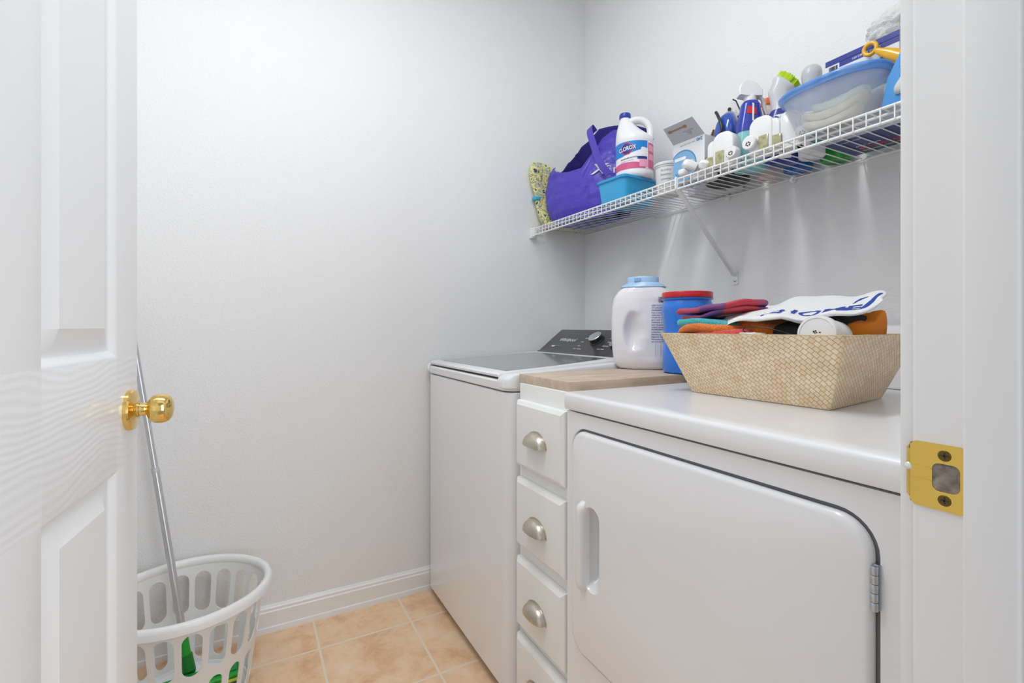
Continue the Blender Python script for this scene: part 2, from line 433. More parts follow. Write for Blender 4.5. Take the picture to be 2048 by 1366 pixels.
for zz in (.0187, -.0187):
    bm = B(); lathe(bm, [(0, -.0018), (.0041, -.0020), (.0048, -.0015), (.0048, -.0012), (0, -.0012)], axis='x', n=20, org=(0, -.0046, zz), caps=False)
    s_ = finish('screw', bm, mat('dark_brass_screw', hexc('6a5a26'), .35, metal=.8), st)
    bm = B(); box(bm, -.0023, -.0018, -.0046-.0028, -.0046+.0028, zz-.0005, zz+.0005); box(bm, -.0023, -.0018, -.0046-.0005, -.0046+.0005, zz-.0028, zz+.0028)
    finish('screw_slot', bm, DARK, s_, smooth=False)
bm = B(); lathe(bm, [(0, -.0038), (.0022, -.0034), (.0034, -.0018), (.0034, 0), (0, 0)], axis='x', n=16, org=(.001, .0205, .0045), caps=False)
tag(finish('bumper_dot', bm, PWH, st), 'small white felt bumper')

# ceiling lamp (above the frame, it lights the room)
lamp = thing('ceiling_light', 'long white ceiling light fixture across the middle of the ceiling', 'ceiling light', (LAMP[0], LAMP[1], ZC))
bm = B(); box(bm, -.61, .61, -.085, .085, -.03, 0, .003); finish('lamp_base', bm, PWH, lamp)
m = mat('lit_diffuser', (.9, .9, .9), .4); m.node_tree.nodes['Principled BSDF'].inputs['Emission Color'].default_value = (.97, .985, 1, 1)
m.node_tree.nodes['Principled BSDF'].inputs['Emission Strength'].default_value = 3
bm = B(); loft(bm, [[V((x, .075*k*math.cos(PI*i/12), -.03-.055*k*math.sin(PI*i/12))) for i in range(13)] for x, k in ((-.60, .9), (-.595, 1), (.595, 1), (.60, .9))]); finish('diffuser', bm, m, lamp, ang=50)
for x in (-.605, .605): bm = B(); box(bm, x-.006, x+.006, -.085, .085, -.095, -.03, .004); finish('end_cap', bm, PWH, lamp)
# ------------------------------------------------------------------ dryer
DX = .65; DY0, DY1 = .243, .9268; DT = .9164
dr = thing('clothes_dryer', 'white front-loading dryer with a wide hinged door, nearest machine on the right', 'dryer', (0, 0, 0))
dy = lambda a: -a     # helper: outline given in (y, z)
dcy, dcz, dw, dh = (.8972+.297)/2, (.836+.3465)/2, .8972-.297, .836-.3465
bm = B()
outer = []
o_in = rrect(dw+.012, dh+.012, .047, 8, dcy, dcz)
def to_rect(p, y0, y1, z0, z1):      # matching point on the outer rectangle for a bridge
    y, z = p[0]-dcy, p[1]-dcz
    ky = ((y1-dcy) if y > 0 else (dcy-y0))/max(abs(y), 1e-6); kz = ((z1-dcz) if z > 0 else (dcz-z0))/max(abs(z), 1e-6)
    k = min(ky, kz); return (dcy+y*k, dcz+z*k)
# snap corners
ring_o = [to_rect(p, DY0+.002, DY1-.003, .03, .8735) for p in o_in]
for cy_, cz_ in ((DY0+.002, .03), (DY0+.002, .8735), (DY1-.003, .03), (DY1-.003, .8735)):
    i = min(range(len(ring_o)), key=lambda q: (ring_o[q][0]-cy_)**2+(ring_o[q][1]-cz_)**2); ring_o[i] = (cy_, cz_)
loft(bm, [[V((DX+.5, y, z)) for y, z in ring_o], [V((DX+.003, DY1 if y > DY1-.01 else y, z)) for y, z in ring_o], [V((DX, y, z)) for y, z in ring_o],
          [V((DX, y, z)) for y, z in o_in], [V((DX+.002, dcy+(y-dcy)*.997, dcz+(z-dcz)*.996)) for y, z in o_in], [V((DX+.014, dcy+(y-dcy)*.995, dcz+(z-dcz)*.994)) for y, z in o_in]], cap=False)
box(bm, DX+.036, DX+.72, DY0+.002, DY1-.0005, .03, .873, .003)
finish('dryer_cabinet', bm, APPL, dr, ang=30)
bm = B(); gi = rrect(dw-.02, dh-.02, .035, 8, dcy, dcz); go = rrect(dw+.010, dh+.010, .045, 8, dcy, dcz)
loft(bm, [[V((x, y, z)) for y, z in g_] for x, g_ in ((DX+.0135, go), (DX+.004, go), (DX+.004, gi), (DX+.0135, gi), (DX+.0135, go))], cap=False); finish('door_gasket', bm, GASK, dr)
bm = B()      # top panel with a rolled front edge
pf = [(DX-.0005, .8775), (DX-.006, .8785), (DX-.0075, .882), (DX-.0075, .9075), (DX-.0062, .9120), (DX-.0032, .9150), (DX+.001, .9164), (DX+.03, .9164), (DX+.035, .9160), (1.40, .9160), (1.40, .8775)]
loft(bm, [[V((x, y, z if 0 < 1 else z)) for x, z in pf] for y in (DY0, DY0+.001)] [:1] + [[V((x+(.004 if k in (0,) else 0), y, z)) for k, (x, z) in enumerate(pf)] for y in (DY0+.001, DY1-.004)]
     + [[V((x+(.0015 if x < DX+.002 else 0), DY1-.001, z-(.0015 if z > .912 else 0))) for x, z in pf], [V((x+(.004 if x < DX+.002 else 0), DY1, z-(.004 if z > .912 else 0))) for x, z in pf]])
finish('dryer_top', bm, mat('white_enamel_top', (.90, .90, .91), .3, coat=.15), dr, ang=40)
bm = B()      # rear control console
pf = [(1.365, .9164), (1.372, 1.055), (1.378, 1.066), (1.388, 1.071), (1.425, 1.071), (1.428, 1.06), (1.428, .9164)]
loft(bm, [[V((x, y, z)) for x, z in pf] for y in (DY0+.004, DY1-.006)]); finish('control_console', bm, APPL, dr, ang=30)
bm = B(); box(bm, 1.3635, 1.366, DY0+.004, DY1-.006, .9150, .9172); finish('console_seam', bm, DARK, dr)
# door with a pocket handle
bm = B()
od = rrect(dw, dh, .041, 8, dcy, dcz)
pk = rrect(.0545, .182, .0265, 8, .8235, .5905)
def sc(pts, k, kz=None): return [(dcy+(y-dcy)*(1-k/(dw/2)), dcz+(z-dcz)*(1-k/(dh/2))) for y, z in pts]
DF = DX-.0085
rg = [[V((DX+.003, y, z)) for y, z in od], [V((DX-.001, y, z)) for y, z in od], [V((DX-.0045, y, z)) for y, z in sc(od, .0014)], [V((DX-.0072, y, z)) for y, z in sc(od, .004)], [V((DF, y, z)) for y, z in sc(od, .009)]]
rg.append([V((DF, y, z)) for y, z in pk])
def scp(k, dx=0): return [(.8235+dx+(y-.8235)*(1-k/.027), .5905+(z-.5905)*(1-k/.091)) for y, z in pk]
for k, x, d in ((.0010, .0012, 0), (.003, .006, .0015), (.007, .016, .0055), (.012, .026, .0095), (.019, .033, .0125)):
    rg.append([V((DF+x, y, z)) for y, z in scp(k, d)])
loft(bm, rg, capends=(False, True))
door_d = finish('dryer_door', bm, APPL, dr, ang=40)
bm = B()      # raised grip on the left of the pocket
n_ = 26; rings = []
for i in range(n_+1):
    t = i/n_; z = .4915+.1965*t; e = min(t, 1-t)*n_
    k = min(1, (e/3.2)) ; k = math.sqrt(max(0, 1-(1-k)**2)); wv = .0065+.0045*k
    inx = .0180*k
    yc = .8545-.0035
    rings.append([V((DF-inx*a+.001, yc+wv*b, z)) for a, b in ((0, 1.15), (.45, 1.08), (.85, .8), (1, .35), (1, -.2), (.86, -.72), (.5, -.98), (0, -1.0), (-.4, -1.0), (-.4, 1.15))])
loft(bm, rings); finish('handle', bm, APPLP, door_d, ang=50)
bm = B()
for k in range(5): lathe(bm, [(0, .7335+k*.0106), (.0036, .7335+k*.0106), (.0041, .7345+k*.0106), (.0041, .7425+k*.0106), (.0036, .7435+k*.0106), (0, .7435+k*.0106)], cx=DX-.0062, cy=.2945, n=14, caps=False)
box(bm, DX-.003, DX+.003, .2900, .2965, .734, .787)
finish('hinge', bm, STEEL, dr, ang=40)

# ------------------------------------------------------------------ washer
WX = .64; WY0, WY1 = 1.197, 1.884
wa = thing('washing_machine', 'white top-loading washer with a tinted glass lid and black console, in the corner', 'washing machine', (0, 0, 0))
def rring(x0, x1, y0, y1, z, r, n=7):
    return [V((x, y, z)) for x, y in rrect(x1-x0, y1-y0, r, n, (x0+x1)/2, (y0+y1)/2)]
bm = B(); loft(bm, [rring(WX+.004, 1.33, WY0+.004, WY1-.004, .030, .036), rring(WX, 1.33, WY0, WY1, .034, .04), rring(WX, 1.33, WY0, WY1, .8775, .04), rring(WX+.004, 1.33, WY0+.004, WY1-.004, .880, .036)])
finish('washer_cabinet', bm, APPL, wa, ang=40)
bm = B(); loft(bm, [rring(WX+.008, 1.31, WY0+.008, WY1-.008, z, .034) for z in (.8795, .8835)]); finish('seam', bm, DARK, wa)
for x_ in (WX+.06, 1.28):
    for y_ in (WY0+.05, WY1-.05): bm = B(); lathe(bm, [(.018, .0), (.020, .004), (.014, .03)], cx=x_, cy=y_, n=14); finish('levelling_foot', bm, BLACKP, wa)
zt = lambda x: .9285+.026*max(0, min(1, (x-.66)/.48))       # the deck rises toward the console
LY0, LY1 = 1.262, 1.868
bm = B()      # deck under the lid
loft(bm, [rring(WX+.002, 1.345, WY0+.001, WY1-.001, .8835, .042), rring(WX-.002, 1.345, WY0-.0, WY1, .8875, .042), rring(WX-.002, 1.345, WY0, WY1, .9075, .042), rring(WX+.004, 1.345, WY0+.004, WY1-.004, .9125, .038)])
bm2 = []
def rail(y0, y1, nose):     # raised deck rail beside the lid, rounded at the nose
    rings = []
    xs = [0, .003, .008, .016, .028, .045, .08, .2, .35, .50]
    hs = [.012, .020, .027, .0325, .036, .0375, .039, .040, .040, .040]
    for x, h in zip(xs, hs):
        X = WX-.0028+x; top = min(.9085+h*.55, zt(X)+.004) if x > .09 else .9075+h*.62
        top = zt(X)+.0035-max(0, .024*(1-math.sqrt(max(0, 1-(1-min(1, x/.035))**2))))
        yy0, yy1 = y0+nose*max(0, .022*(1-math.sqrt(max(0, 1-(1-min(1, x/.04))**2)))), y1
        r = .010
        sec = [(yy0, .893), (yy0, top-r), (yy0+r*.3, top-r*.3), (yy0+r, top), (yy1-r*.5, top), (yy1-r*.15, top-r*.15), (yy1, top-r*.5), (yy1, .893)]
        rings.append([V((X, y, z)) for y, z in sec])
    loft(bm, rings)
rail(WY0, LY0-.002, 1); rail(LY1+.002, WY1+.0, 0)
loft(bm, [[V((x, y, z)) for x, z in ((1.118, .905), (1.118, zt(1.12)+.001), (1.16, zt(1.14)+.002), (1.345, zt(1.14)), (1.345, .905))] for y in (WY0+.004, WY1-.003)])
finish('top_deck', bm, APPLP, wa, ang=35)
bm = B()      # lid: bowed white frame with an overhanging front edge
LX0, LX1 = WX+.008, 1.115
fr = [(0, -.0105), (-.0045, -.008), (-.005, -.002), (-.001, .0015), (.006, .0035)]
rings = []
for y in (LY0, LY0+.002, LY0+.006, LY1-.006, LY1-.002, LY1):
    e = .004 if y in (LY0, LY1) else (.0015 if y in (LY0+.002, LY1-.002) else 0)
    rings.append([V((LX0+x+e*.6, y, zt(LX0)+z-e)) for x, z in fr]+[V((x, y, zt(x)+.0045-e)) for x in (.70, .80, .95, 1.05, LX1)]+[V((LX1, y, zt(LX1)-.009)), V((LX0+.02, y, zt(LX0)-.0095))])
loft(bm, rings); lid = finish('lid', bm, APPLP, wa, ang=30)
gl = []       # glass with bowed sides
bow = lambda t: .030*math.sin(PI*t)
N = 14
for i in range(N+1): t = i/N; gl.append((LX0+.034+(1.098-LX0-.034)*t, LY0+.014+.010*(1-t)+.052*t**2.2-.0*bow(t)))
for i in range(N+1): t = 1-i/N; gl.append((LX0+.034+(1.098-LX0-.034)*t, LY1-.016-.045*t**2.2))
bm = B(); vs = [[bm.verts.new((x, y, zt(x)+.0045+h)) for x, y in gl] for h in (0, .0006)]
for i in range(len(gl)):
    j = (i+1) % len(gl); bm.faces.new((vs[0][i], vs[0][j], vs[1][j], vs[1][i]))
M_ = N+1
for i in range(N):
    a, b = i, i+1; c, d = 2*M_-2-i, 2*M_-1-i
    bm.faces.new((vs[1][a], vs[1][b], vs[1][c], vs[1][d]))
tag(finish('lid_glass', bm, GLASSD, lid, ang=20), 'dark tinted glass window of the lid')
bm = B()      # console
cp = [(1.142, .952), (1.150, .9575), (1.165, .962), (1.230, 1.012), (1.285, 1.052), (1.300, 1.0575), (1.322, 1.056), (1.338, 1.035), (1.345, .952)]
def cons(y, k=0): return [V((x+k*.4*(z > 1.0), y, z-k*max(0, (z-.955)/.1))) for x, z in cp]
loft(bm, [cons(WY0+.012, .006), cons(WY0+.018, .001), cons(WY0+.03), cons(WY1-.03), cons(WY1-.014, .001), cons(WY1-.008, .006)])
con = finish('console', bm, APPLP, wa, ang=30)
bm = B()
face = [(1.150, .9592), (1.165, .9638), (1.230, 1.0135), (1.283, 1.0525), (1.290, 1.0545)]
nx, nz_ = -.0010, .0010
loft(bm, [[V((x+nx, y, z+nz_)) for x, z in face]+[V((x, y, z-.001)) for x, z in face[::-1]] for y in (WY0+.022, WY1-.016)])
panel = tag(finish('control_panel', bm, PANELB, con, ang=30), 'glossy charcoal control panel')
cdir = V((1.283-1.165, 0, 1.0525-.9638)).normalized(); cn = V((-cdir.z, 0, cdir.x))
def onc(y, u, d=.0016): return V((1.165, y, .9638))+cdir*u+cn*(d+.0008)
def cfn(cy_, cu_, ang=0): return lambda a, b, d: onc(cy_-a, cu_+b, d+.0022)
lettering('brand_lettering', 'Whirlpool', .0285, LTXT, con, cfn(1.735, .075), shear=.25, bold=.0003)
bm = B(); box(bm, -.012, .012, -.004, .004, 0, .0004)
for v in bm.verts: v.co = onc(1.795-v.co.x, .030+v.co.y, v.co.z+.0018)
finish('badge', bm, LTXT, con, smooth=False)
lettering('panel_print', 'HE AGITATOR', .007, GTXT, con, cfn(1.755, .030))
ky, ku = 1.535, .078
for i, (s_, a_, u_) in enumerate((('Normal', .075, .115), ('Heavy Duty', .088, .093), ('Whites', .085, .070), ('Delicates', .082, .046), ('Cold Wash', .070, .026), ('Colors', -.068, .108), ('Bulky', -.078, .090), ('Rinse', -.084, .066), ('Soak', -.080, .040), ('Clean Washer', -.072, .020))):
    lettering('panel_print', s_, .0092, LTXT, con, cfn(ky-a_, u_))
for y_, s_ in ((1.30, 'Start'), (1.36, 'Temp'), (1.42, 'Load')):
    lettering('panel_print', s_, .009, LTXT, con, cfn(y_, .105))
q = cn.to_track_quat('Z', 'Y').to_matrix()
def lathe_on(prof, y, u, n=40):
    bm = B(); lathe(bm, prof, n=n, caps=False); o = onc(y, u, 0)
    for v in bm.verts: v.co = q @ v.co + o
    return bm
kb = finish('dial', lathe_on([(0, 0), (.033, 0), (.0325, .004), (.028, .006), (.0275, .022), (0, .022)], ky, ku), BLACKP, con, ang=30)
finish('dial_face', lathe_on([(0, .022), (.0285, .022), (.0285, .0245), (.027, .026), (0, .0262)], ky, ku), CHROME, kb, ang=30)
for y_ in (1.405, 1.32):
    k2 = finish('dial', lathe_on([(0, 0), (.02, 0), (.0195, .004), (.0165, .005), (.016, .014), (0, .014)], y_, .05, 28), BLACKP, con, ang=30)
    finish('dial_face', lathe_on([(0, .014), (.0165, .014), (.0155, .0165), (0, .0165)], y_, .05, 28), CHROME, k2, ang=30)
# oval badge on the washer front
bm = B()
ov = [(1.868+.0105*math.cos(2*PI*i/32), .812+.0185*math.sin(2*PI*i/32)) for i in range(32)]; ovi = [(1.868+.0092*math.cos(2*PI*i/32), .812+.0170*math.sin(2*PI*i/32)) for i in range(32)]
loft(bm, [[V((WX-.0003+(0 if y < 1.844 else .0), y, z)) for y, z in ov], [V((WX-.0006, y, z)) for y, z in ov], [V((WX-.0006, y, z)) for y, z in ovi], [V((WX-.0003, y, z)) for y, z in ovi]], cap=False)
for v in bm.verts:
    k = max(0, v.co.y-(WY1-.04)); v.co.x += .04-math.sqrt(max(0, .04**2-k*k))
bd = finish('badge', bm, GTXT, wa, smooth=False)
def bfn(cz):
    def f(a, b, d):
        y = 1.868-a; k = max(0, y-(WY1-.04)); return V((WX-.0006-d+.04-math.sqrt(max(0, .04**2-k*k)), y, cz+b))
    return f
for s_, z_ in (('NSF', .822), ('SAFE', .8125), ('USE', .803)): lettering('badge_print', s_, .0075, GTXT, bd, bfn(z_))

# ------------------------------------------------------------------ drawer cabinet and board
CX0, CX1, CY0, CY1 = .662, 1.26, .933, 1.1665
ca = thing('drawer_cabinet', 'narrow white painted wooden cabinet of drawers between washer and dryer', 'cabinet', (0, 0, 0))
bm = B(); box(bm, CX0, CX1, CY0, CY1, 0, .9115, .0015); finish('carcass', bm, CAB, ca)
DRW = [(.690, .868), (.4755, .658), (.258, .442), (.055, .2325)]
for i, (z0, z1) in enumerate(DRW):
    y0, y1 = .9315, 1.1585
    bm = B(); xf = .6415
    pr = [(0, CX0-.0005), (0, .652), (.0015, .6485), (.0085, .6435), (.0105, .6418), (.0125, xf)]
    rings = []
    for ins, x in pr: rings.append([V((x, a, b)) for a, b in ((y0+ins, z0+ins), (y1-ins, z0+ins), (y1-ins, z1-ins), (y0+ins, z1-ins))])
    loft(bm, rings); d_ = finish('drawer', bm, CAB, ca, ang=25)
    bm = B(); zc = (.765, .5455, .3330, .126)[i]; yc = 1.0465; rings = []
    a_, h_, pr_ = .0455, .034, .026     # cup pull: quarter ellipsoid shell
    n1, n2 = 26, 12
    def cup(k, off=0): return [[V((xf-.0006-(pr_-off)*math.sin(PI/2*j/n2)**.8*max(0, math.sin(PI*i_/n1))**.55, yc+(a_-off)*math.cos(PI*i_/n1), zc+(h_-off)*math.sin(PI*i_/n1)*math.cos(PI/2*j/n2)-(.0 if j < n2 else 0))) for i_ in range(n1+1)] for j in range(n2+1)]
    A_ = cup(0); Bq = cup(0, .002)
    loft(bm, A_, cap=False, closed=False); loft(bm, Bq, cap=False, closed=False)
    loft(bm, [A_[-1], Bq[-1]], cap=False, closed=False)
    # back flange
    fl = [(yc+(a_+.0028)*math.cos(PI*i_/n1), zc+(h_+.0028)*math.sin(PI*i_/n1)) for i_ in range(n1+1)]+[(yc-a_-.0028, zc-.002), (yc+a_+.0028, zc-.002)]
    fi = [(yc+a_*math.cos(PI*i_/n1), zc+h_*math.sin(PI*i_/n1)) for i_ in range(n1+1)]+[(yc-a_, zc), (yc+a_, zc)]
    loft(bm, [[V((xf-.0002, y, z)) for y, z in fl], [V((xf-.0018, y, z)) for y, z in fl], [V((xf-.0018, y, z)) for y, z in fi]], cap=False)
    finish('cup_pull', bm, NICKEL, d_, ang=50)
bm = B(); box(bm, 0, .60, -.2385, 0, 0, .0235, .002, 2)
for v in bm.verts: pass
tag(finish('wooden_board', bm, stained_board(), ang=30, loc=(.6685, 1.1835, .9117), rot=(0, 0, math.radians(.6))), 'worn tan wooden board lying across the top of the drawer cabinet', 'board')
# ------------------------------------------------------------------ wire shelf
SZ = 1.5165; SX = 1.1405; SXB = 1.438; RW = .0016
sh = thing('wire_shelf', 'white ventilated wire shelf on the wall above the washer and dryer', 'shelf', (0, 0, 0))
SY0, SY1 = .205, 1.896
def rod(nm, a, b, r=.0030): bm = B(); tube(bm, [a, b], r, 10); return finish(nm, bm, WIRE, sh, ang=60)
rod('rail', (SX, SY0, SZ-.0035), (SX, SY1-.012, SZ-.0035), .0031)
rod('rail', (SX-.0005, SY0, SZ-.0335), (SX-.0005, SY1-.012, SZ-.0335), .0033)
rod('rail', (1.176, SY0, SZ-.0050), (1.176, SY1, SZ-.0050), .0031)
rod('rail', (SXB, SY0, SZ-.0050), (SXB, SY1, SZ-.0050), .0031)
y = 1.8809; k = 0; first = None
while y > SY0+.005:
    if first is None:
        bm = B(); tube(bm, [(SXB+.003, 0, SZ-RW), (1.30, 0, SZ-RW), (SX+.001, 0, SZ-RW), (SX-.0032, 0, SZ-.0025), (SX-.0036, 0, SZ-.005), (SX-.0036, 0, SZ-.0345)], RW, 8)
        first = finish('cross_wire', bm, WIRE, sh, ang=60, loc=(0, y, 0))
    else:
        c = first.copy(); c.location = (0, y, 0); COL.objects.link(c)
    y -= .0254
for y in (1.44, .875, .575, 1.10):      # wall clips at the back rail
    bm = B(); lathe(bm, [(0, 0), (.0085, .0), (.0095, -.004), (.0085, -.010), (0, -.012)], axis='x', n=16, org=(1.4455, y, SZ-.008), caps=False)
    box(bm, 1.431, 1.4455, y-.006, y+.006, SZ-.013, SZ-.0075, .001)
    finish('wall_clip', bm, PWH, sh)
bm = B(); box(bm, SX-.012, SX+.018, 1.8865, 1.9045, SZ-.046, SZ+.006, .002); box(bm, SX-.014, SX+.000, 1.885, 1.893, SZ+.003, SZ+.010, .002); box(bm, SX-.006, SX+.004, 1.868, 1.888, SZ-.040, SZ+.0, .001)
finish('end_bracket', bm, PWH, sh)
# diagonal support brace
br = thing('shelf_brace', 'white diagonal metal brace from the front of the wire shelf down to the wall', 'shelf brace', (0, 0, 0))
bm = B()
a, b = V((SX-.001, 1.046, SZ-.030)), V((1.4385, 1.074, 1.243))
d = (b-a).normalized(); s_ = V((0, 1, 0)); s_ = (s_-d*s_.dot(d)).normalized(); n_ = d.cross(s_)
loft(bm, [[p+s_*x+n_*y for x, y in ((-.0068, -.004), (.0068, -.004), (.0068, .004), (.0055, .004), (.0055, -.0028), (-.0055, -.0028), (-.0055, .004), (-.0068, .004))] for p in (a, b)])
finish('strut', bm, WIRE, br, ang=20)
bm = B(); prism(bm, [(1.0735+p[0], 1.2325+p[1]) for p in rrect(.019, .045, .004, 4)], 1.4425, 1.4455, axis='x'); box(bm, 1.4365, 1.4435, 1.069, 1.079, 1.238, 1.252, .001)
fo = finish('foot_plate', bm, WIRE, br)
bm = B(); lathe(bm, [(0, -.0042), (.0025, -.004), (.0045, -.0025), (.0048, -.0002), (0, 0)], axis='x', n=18, org=(1.4425, 1.0735, 1.2225), caps=False); finish('screw', bm, STEEL, br)
bm = B(); tube(bm, [(SX-.0045, 1.046, SZ+.002), (SX-.007, 1.046, SZ-.002), (SX-.007, 1.046, SZ-.034), (SX-.001, 1.046, SZ-.038)], .003, 8); finish('hook', bm, WIRE, br)

Z0 = SZ+.0004
RZ = -PI/2      # local x runs toward the doorway, local -y faces into the room
# ------------------------------------------------------------------ floral quilted bag
m = mat('floral_quilt', (.6, .6, .2), .8); n, l = nodes(m); b_ = n['Principled BSDF']
tc = n.new('ShaderNodeTexCoord'); vo = n.new('ShaderNodeTexVoronoi'); vo.inputs['Scale'].default_value = 34
l.new(tc.outputs['Object'], vo.inputs['Vector'])
vn = n.new('ShaderNodeTexNoise'); vn.inputs['Scale'].default_value = 42; vn.inputs['Detail'].default_value = 3; l.new(tc.outputs['Object'], vn.inputs['Vector'])
r = n.new('ShaderNodeValToRGB'); r.color_ramp.interpolation = 'CONSTANT'; e = r.color_ramp.elements
e[0].position = 0; e[0].color = (*hexc('3b3f7a'), 1); e[1].position = .38; e[1].color = (*hexc('d0d47e'), 1)
for p_, c_ in ((.44, 'ece4a6'), (.52, 'bccb6c'), (.57, '8a4f86'), (.60, 'e2dfa0'), (.66, '59b5d6'), (.70, 'e7b94c')):
    x = e.new(p_); x.color = (*hexc(c_), 1)
l.new(vn.outputs['Fac'], r.inputs['Fac']); l.new(r.outputs['Color'], b_.inputs['Base Color'])
bp = n.new('ShaderNodeBump'); bp.inputs['Strength'].default_value = .4; bp.inputs['Distance'].default_value = .004
l.new(vo.outputs['Distance'], bp.inputs['Height']); l.new(bp.outputs['Normal'], b_.inputs['Normal'])
FLOR = m
bm = B(); rings = []
for z, x0, x1, y0, y1 in ((0, 1.19, 1.40, 1.815, 1.893), (.012, 1.178, 1.41, 1.812, 1.895), (.05, 1.160, 1.42, 1.835, 1.897), (.10, 1.150, 1.42, 1.860, 1.899), (.15, 1.145, 1.42, 1.868, 1.900), (.20, 1.128, 1.41, 1.868, 1.901), (.245, 1.118, 1.39, 1.866, 1.901), (.28, 1.126, 1.24, 1.866, 1.900), (.298, 1.14, 1.20, 1.875, 1.896)):
    rings.append(sup((x0+x1)/2, (y0+y1)/2, z, (x1-x0)/2, (y1-y0)/2, 2.8, 40))
loft(bm, rings); bmesh.ops.subdivide_edges(bm, edges=[e_ for e_ in bm.edges], cuts=1)
disp(bm, .006, 22, 3, lambda c: 1 if c.y < 1.87 else .2)
fb = thing('quilted_bag', 'yellow-green floral quilted bag squeezed between the purple tote and the far wall', 'bag', (0, 0, Z0))
finish('bag_body', bm, FLOR, fb, ang=80)
bm = B(); box(bm, 1.136, 1.168, 1.864, 1.896, .125, .142, .006, 3); tag(finish('binding', bm, mat('aqua_binding', hexc('4fb8dc'), .7), fb), 'aqua blue binding band')

# ------------------------------------------------------------------ purple tote
tm = mat('purple_tote_fabric', hexc('4b3dbb'), .42, bump=(26, .55, .010), spec=.6)
tl = mat('purple_strap', hexc('5142b8'), .6)
to = thing('tote_bag', 'purple-blue reusable tote bag with white lettering, slumped on the left of the wire shelf', 'bag', (1.285, 1.655, Z0), RZ)
# local u (x) from -.215 (left) to +.20 (right), y from -.115 (front) to +.12
def lerp(pts, x):
    if x <= pts[0][0]: return pts[0][1]
    for (a, b), (c, d) in zip(pts, pts[1:]):
        if x <= c: t = (x-a)/(c-a); t = t*t*(3-2*t)*.5+t*.5; return b+(d-b)*t
    return pts[-1][1]
Ftop = [(-.214, .250), (-.15, .268), (-.09, .225), (-.03, .198), (.02, .190), (.06, .202), (.080, .245), (.092, .325), (.12, .352), (.20, .350)]
Btop = [(-.214, .252), (-.160, .300), (-.09, .322), (-.022, .345), (.015, .338), (.045, .375), (.09, .388), (.16, .378), (.20, .355)]
Lw = [(0, -.150), (.03, -.175), (.08, -.198), (.15, -.208), (.24, -.214), (.30, -.200), (.38, -.175)]
NA, NV = 96, 34
def tote_pt(i, v):
    t = 2*PI*i/NA; c, s = math.cos(t), math.sin(t); p = 4.2
    ux = math.copysign(abs(c)**(2/p), c); uy = math.copysign(abs(s)**(2/p), s)      # uy<0 front
    x = ux*.200
    top = lerp(Btop, x)*(.5+.5*uy)+lerp(Ftop, x)*(.5-.5*uy)
    z = v*top
    lw = -lerp(Lw, z)*1.03; xx = ux*(lw if ux < 0 else .185+.012*min(1, z/.05))
    yb = .105-.02*z
    yf = .116+.012*math.sin(min(1, z/.2)*PI)
    y = uy*(yb if uy > 0 else yf)
    if uy > 0: y -= .02*max(0, (z-.13)/.2)+.085*max(0, (z-.13)/.2)*max(0, min(1, (.10-xx)/.07))          # back panel leans forward at the top
    if uy < 0: y += .10*max(0, (z-.22)/.15)**1.2+.085*max(0, xx/.17)
    y *= (.86+.14*min(1, z/.04))
    return V((xx, y, z))
bm = B(); R = []
for j in range(NV+1): R.append([tote_pt(i, (j/NV)) for i in range(NA)])
VS = loft(bm, R, capends=(True, False))
bm.normal_update()
for v in bm.verts:
    k = min(1, v.co.z/.03)
    a = .009*nz(v.co, 9, 2)+.006*abs(nz((v.co.x*1.5+v.co.z*.5, v.co.y, v.co.z*.6), 24, 5))+.0035*nz(v.co, 40, 6)
    # seam pucker near the corner
    if v.co.y < 0: a -= .006*math.exp(-((v.co.x+.085+.1*(v.co.z-.1))/.008)**2)
    a += .0045*nz((v.co.x*2.2+v.co.z, v.co.y, v.co.z*2-v.co.x), 17, 9)-.004*abs(nz((v.co.x, v.co.y, v.co.z), 30, 12))
    v.co += v.normal*a*k
    v.co.z = max(v.co.z, 0)
tb = bm.copy(); bvh = BVHTree.FromBMesh(tb)
bag = finish('bag_body', bm, tm, to, ang=70)
if sum(f.normal.y*(1 if f.center.y > 0 else -1) for f in bag.data.polygons) < 0: bag.data.flip_normals()
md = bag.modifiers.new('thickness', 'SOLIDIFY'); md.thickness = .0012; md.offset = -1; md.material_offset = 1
bag.data.materials.append(mat('shaded_purple_inside', hexc('24187a'), .8))  # inner faces coloured darker to paint in the shade inside the bag
def ont(x, z, off=.0015):
    h = bvh.ray_cast(V((x, -.4, z)), V((0, 1, 0)))
    return (h[0]+h[1]*(off if h[1].y < 0 else -off)) if h[0] else V((x, -.1, z))
pts = [V(q) for q in ((.066, -.030, .352), (.072, -.056, .366), (.085, -.070, .338), (.116, -.079, .285), (.150, -.081, .215), (.178, -.078, .168), (.199, -.066, .138))]
P = spline(pts, 6); bm = B()
loft(bm, [[p+V((sx_*.0165, dy_, sx_*.004)) for sx_, dy_ in ((-1, .0012), (-1, -.0012), (1, -.0012), (1, .0012))] for p in P])
finish('strap', bm, mat('purple_webbing', hexc('5a4bc0'), .65, bump=(260, .5, .002)), to, ang=50)
def totefn(cx, cz, ang=0, off=.0022):
    c, s = math.cos(ang), math.sin(ang)
    return lambda a, b, d: ont(cx+a*c-b*s, cz+a*s+b*c, off+d)
lettering('white_lettering', 'x', .095, LTXT, to, totefn(.126, .186, -.05, .006), shear=.15)
qa, qb = ont(.146, .172), ont(.176, .172)
lettering('white_lettering', 'fini', .046, LTXT, to, lambda a, b, d: V((.146+a, qa.y+(qb.y-qa.y)*a/.030-.004-d, .172+b)), align='LEFT')
bm = B()
for i in range(26):
    x = .10+.09*i/25; z = lerp(Ftop, x)-.022
    if x > .02: p = ont(x, z, .0012); tube(bm, [p, p+V((.0035, 0, .001))], .0006, 4)
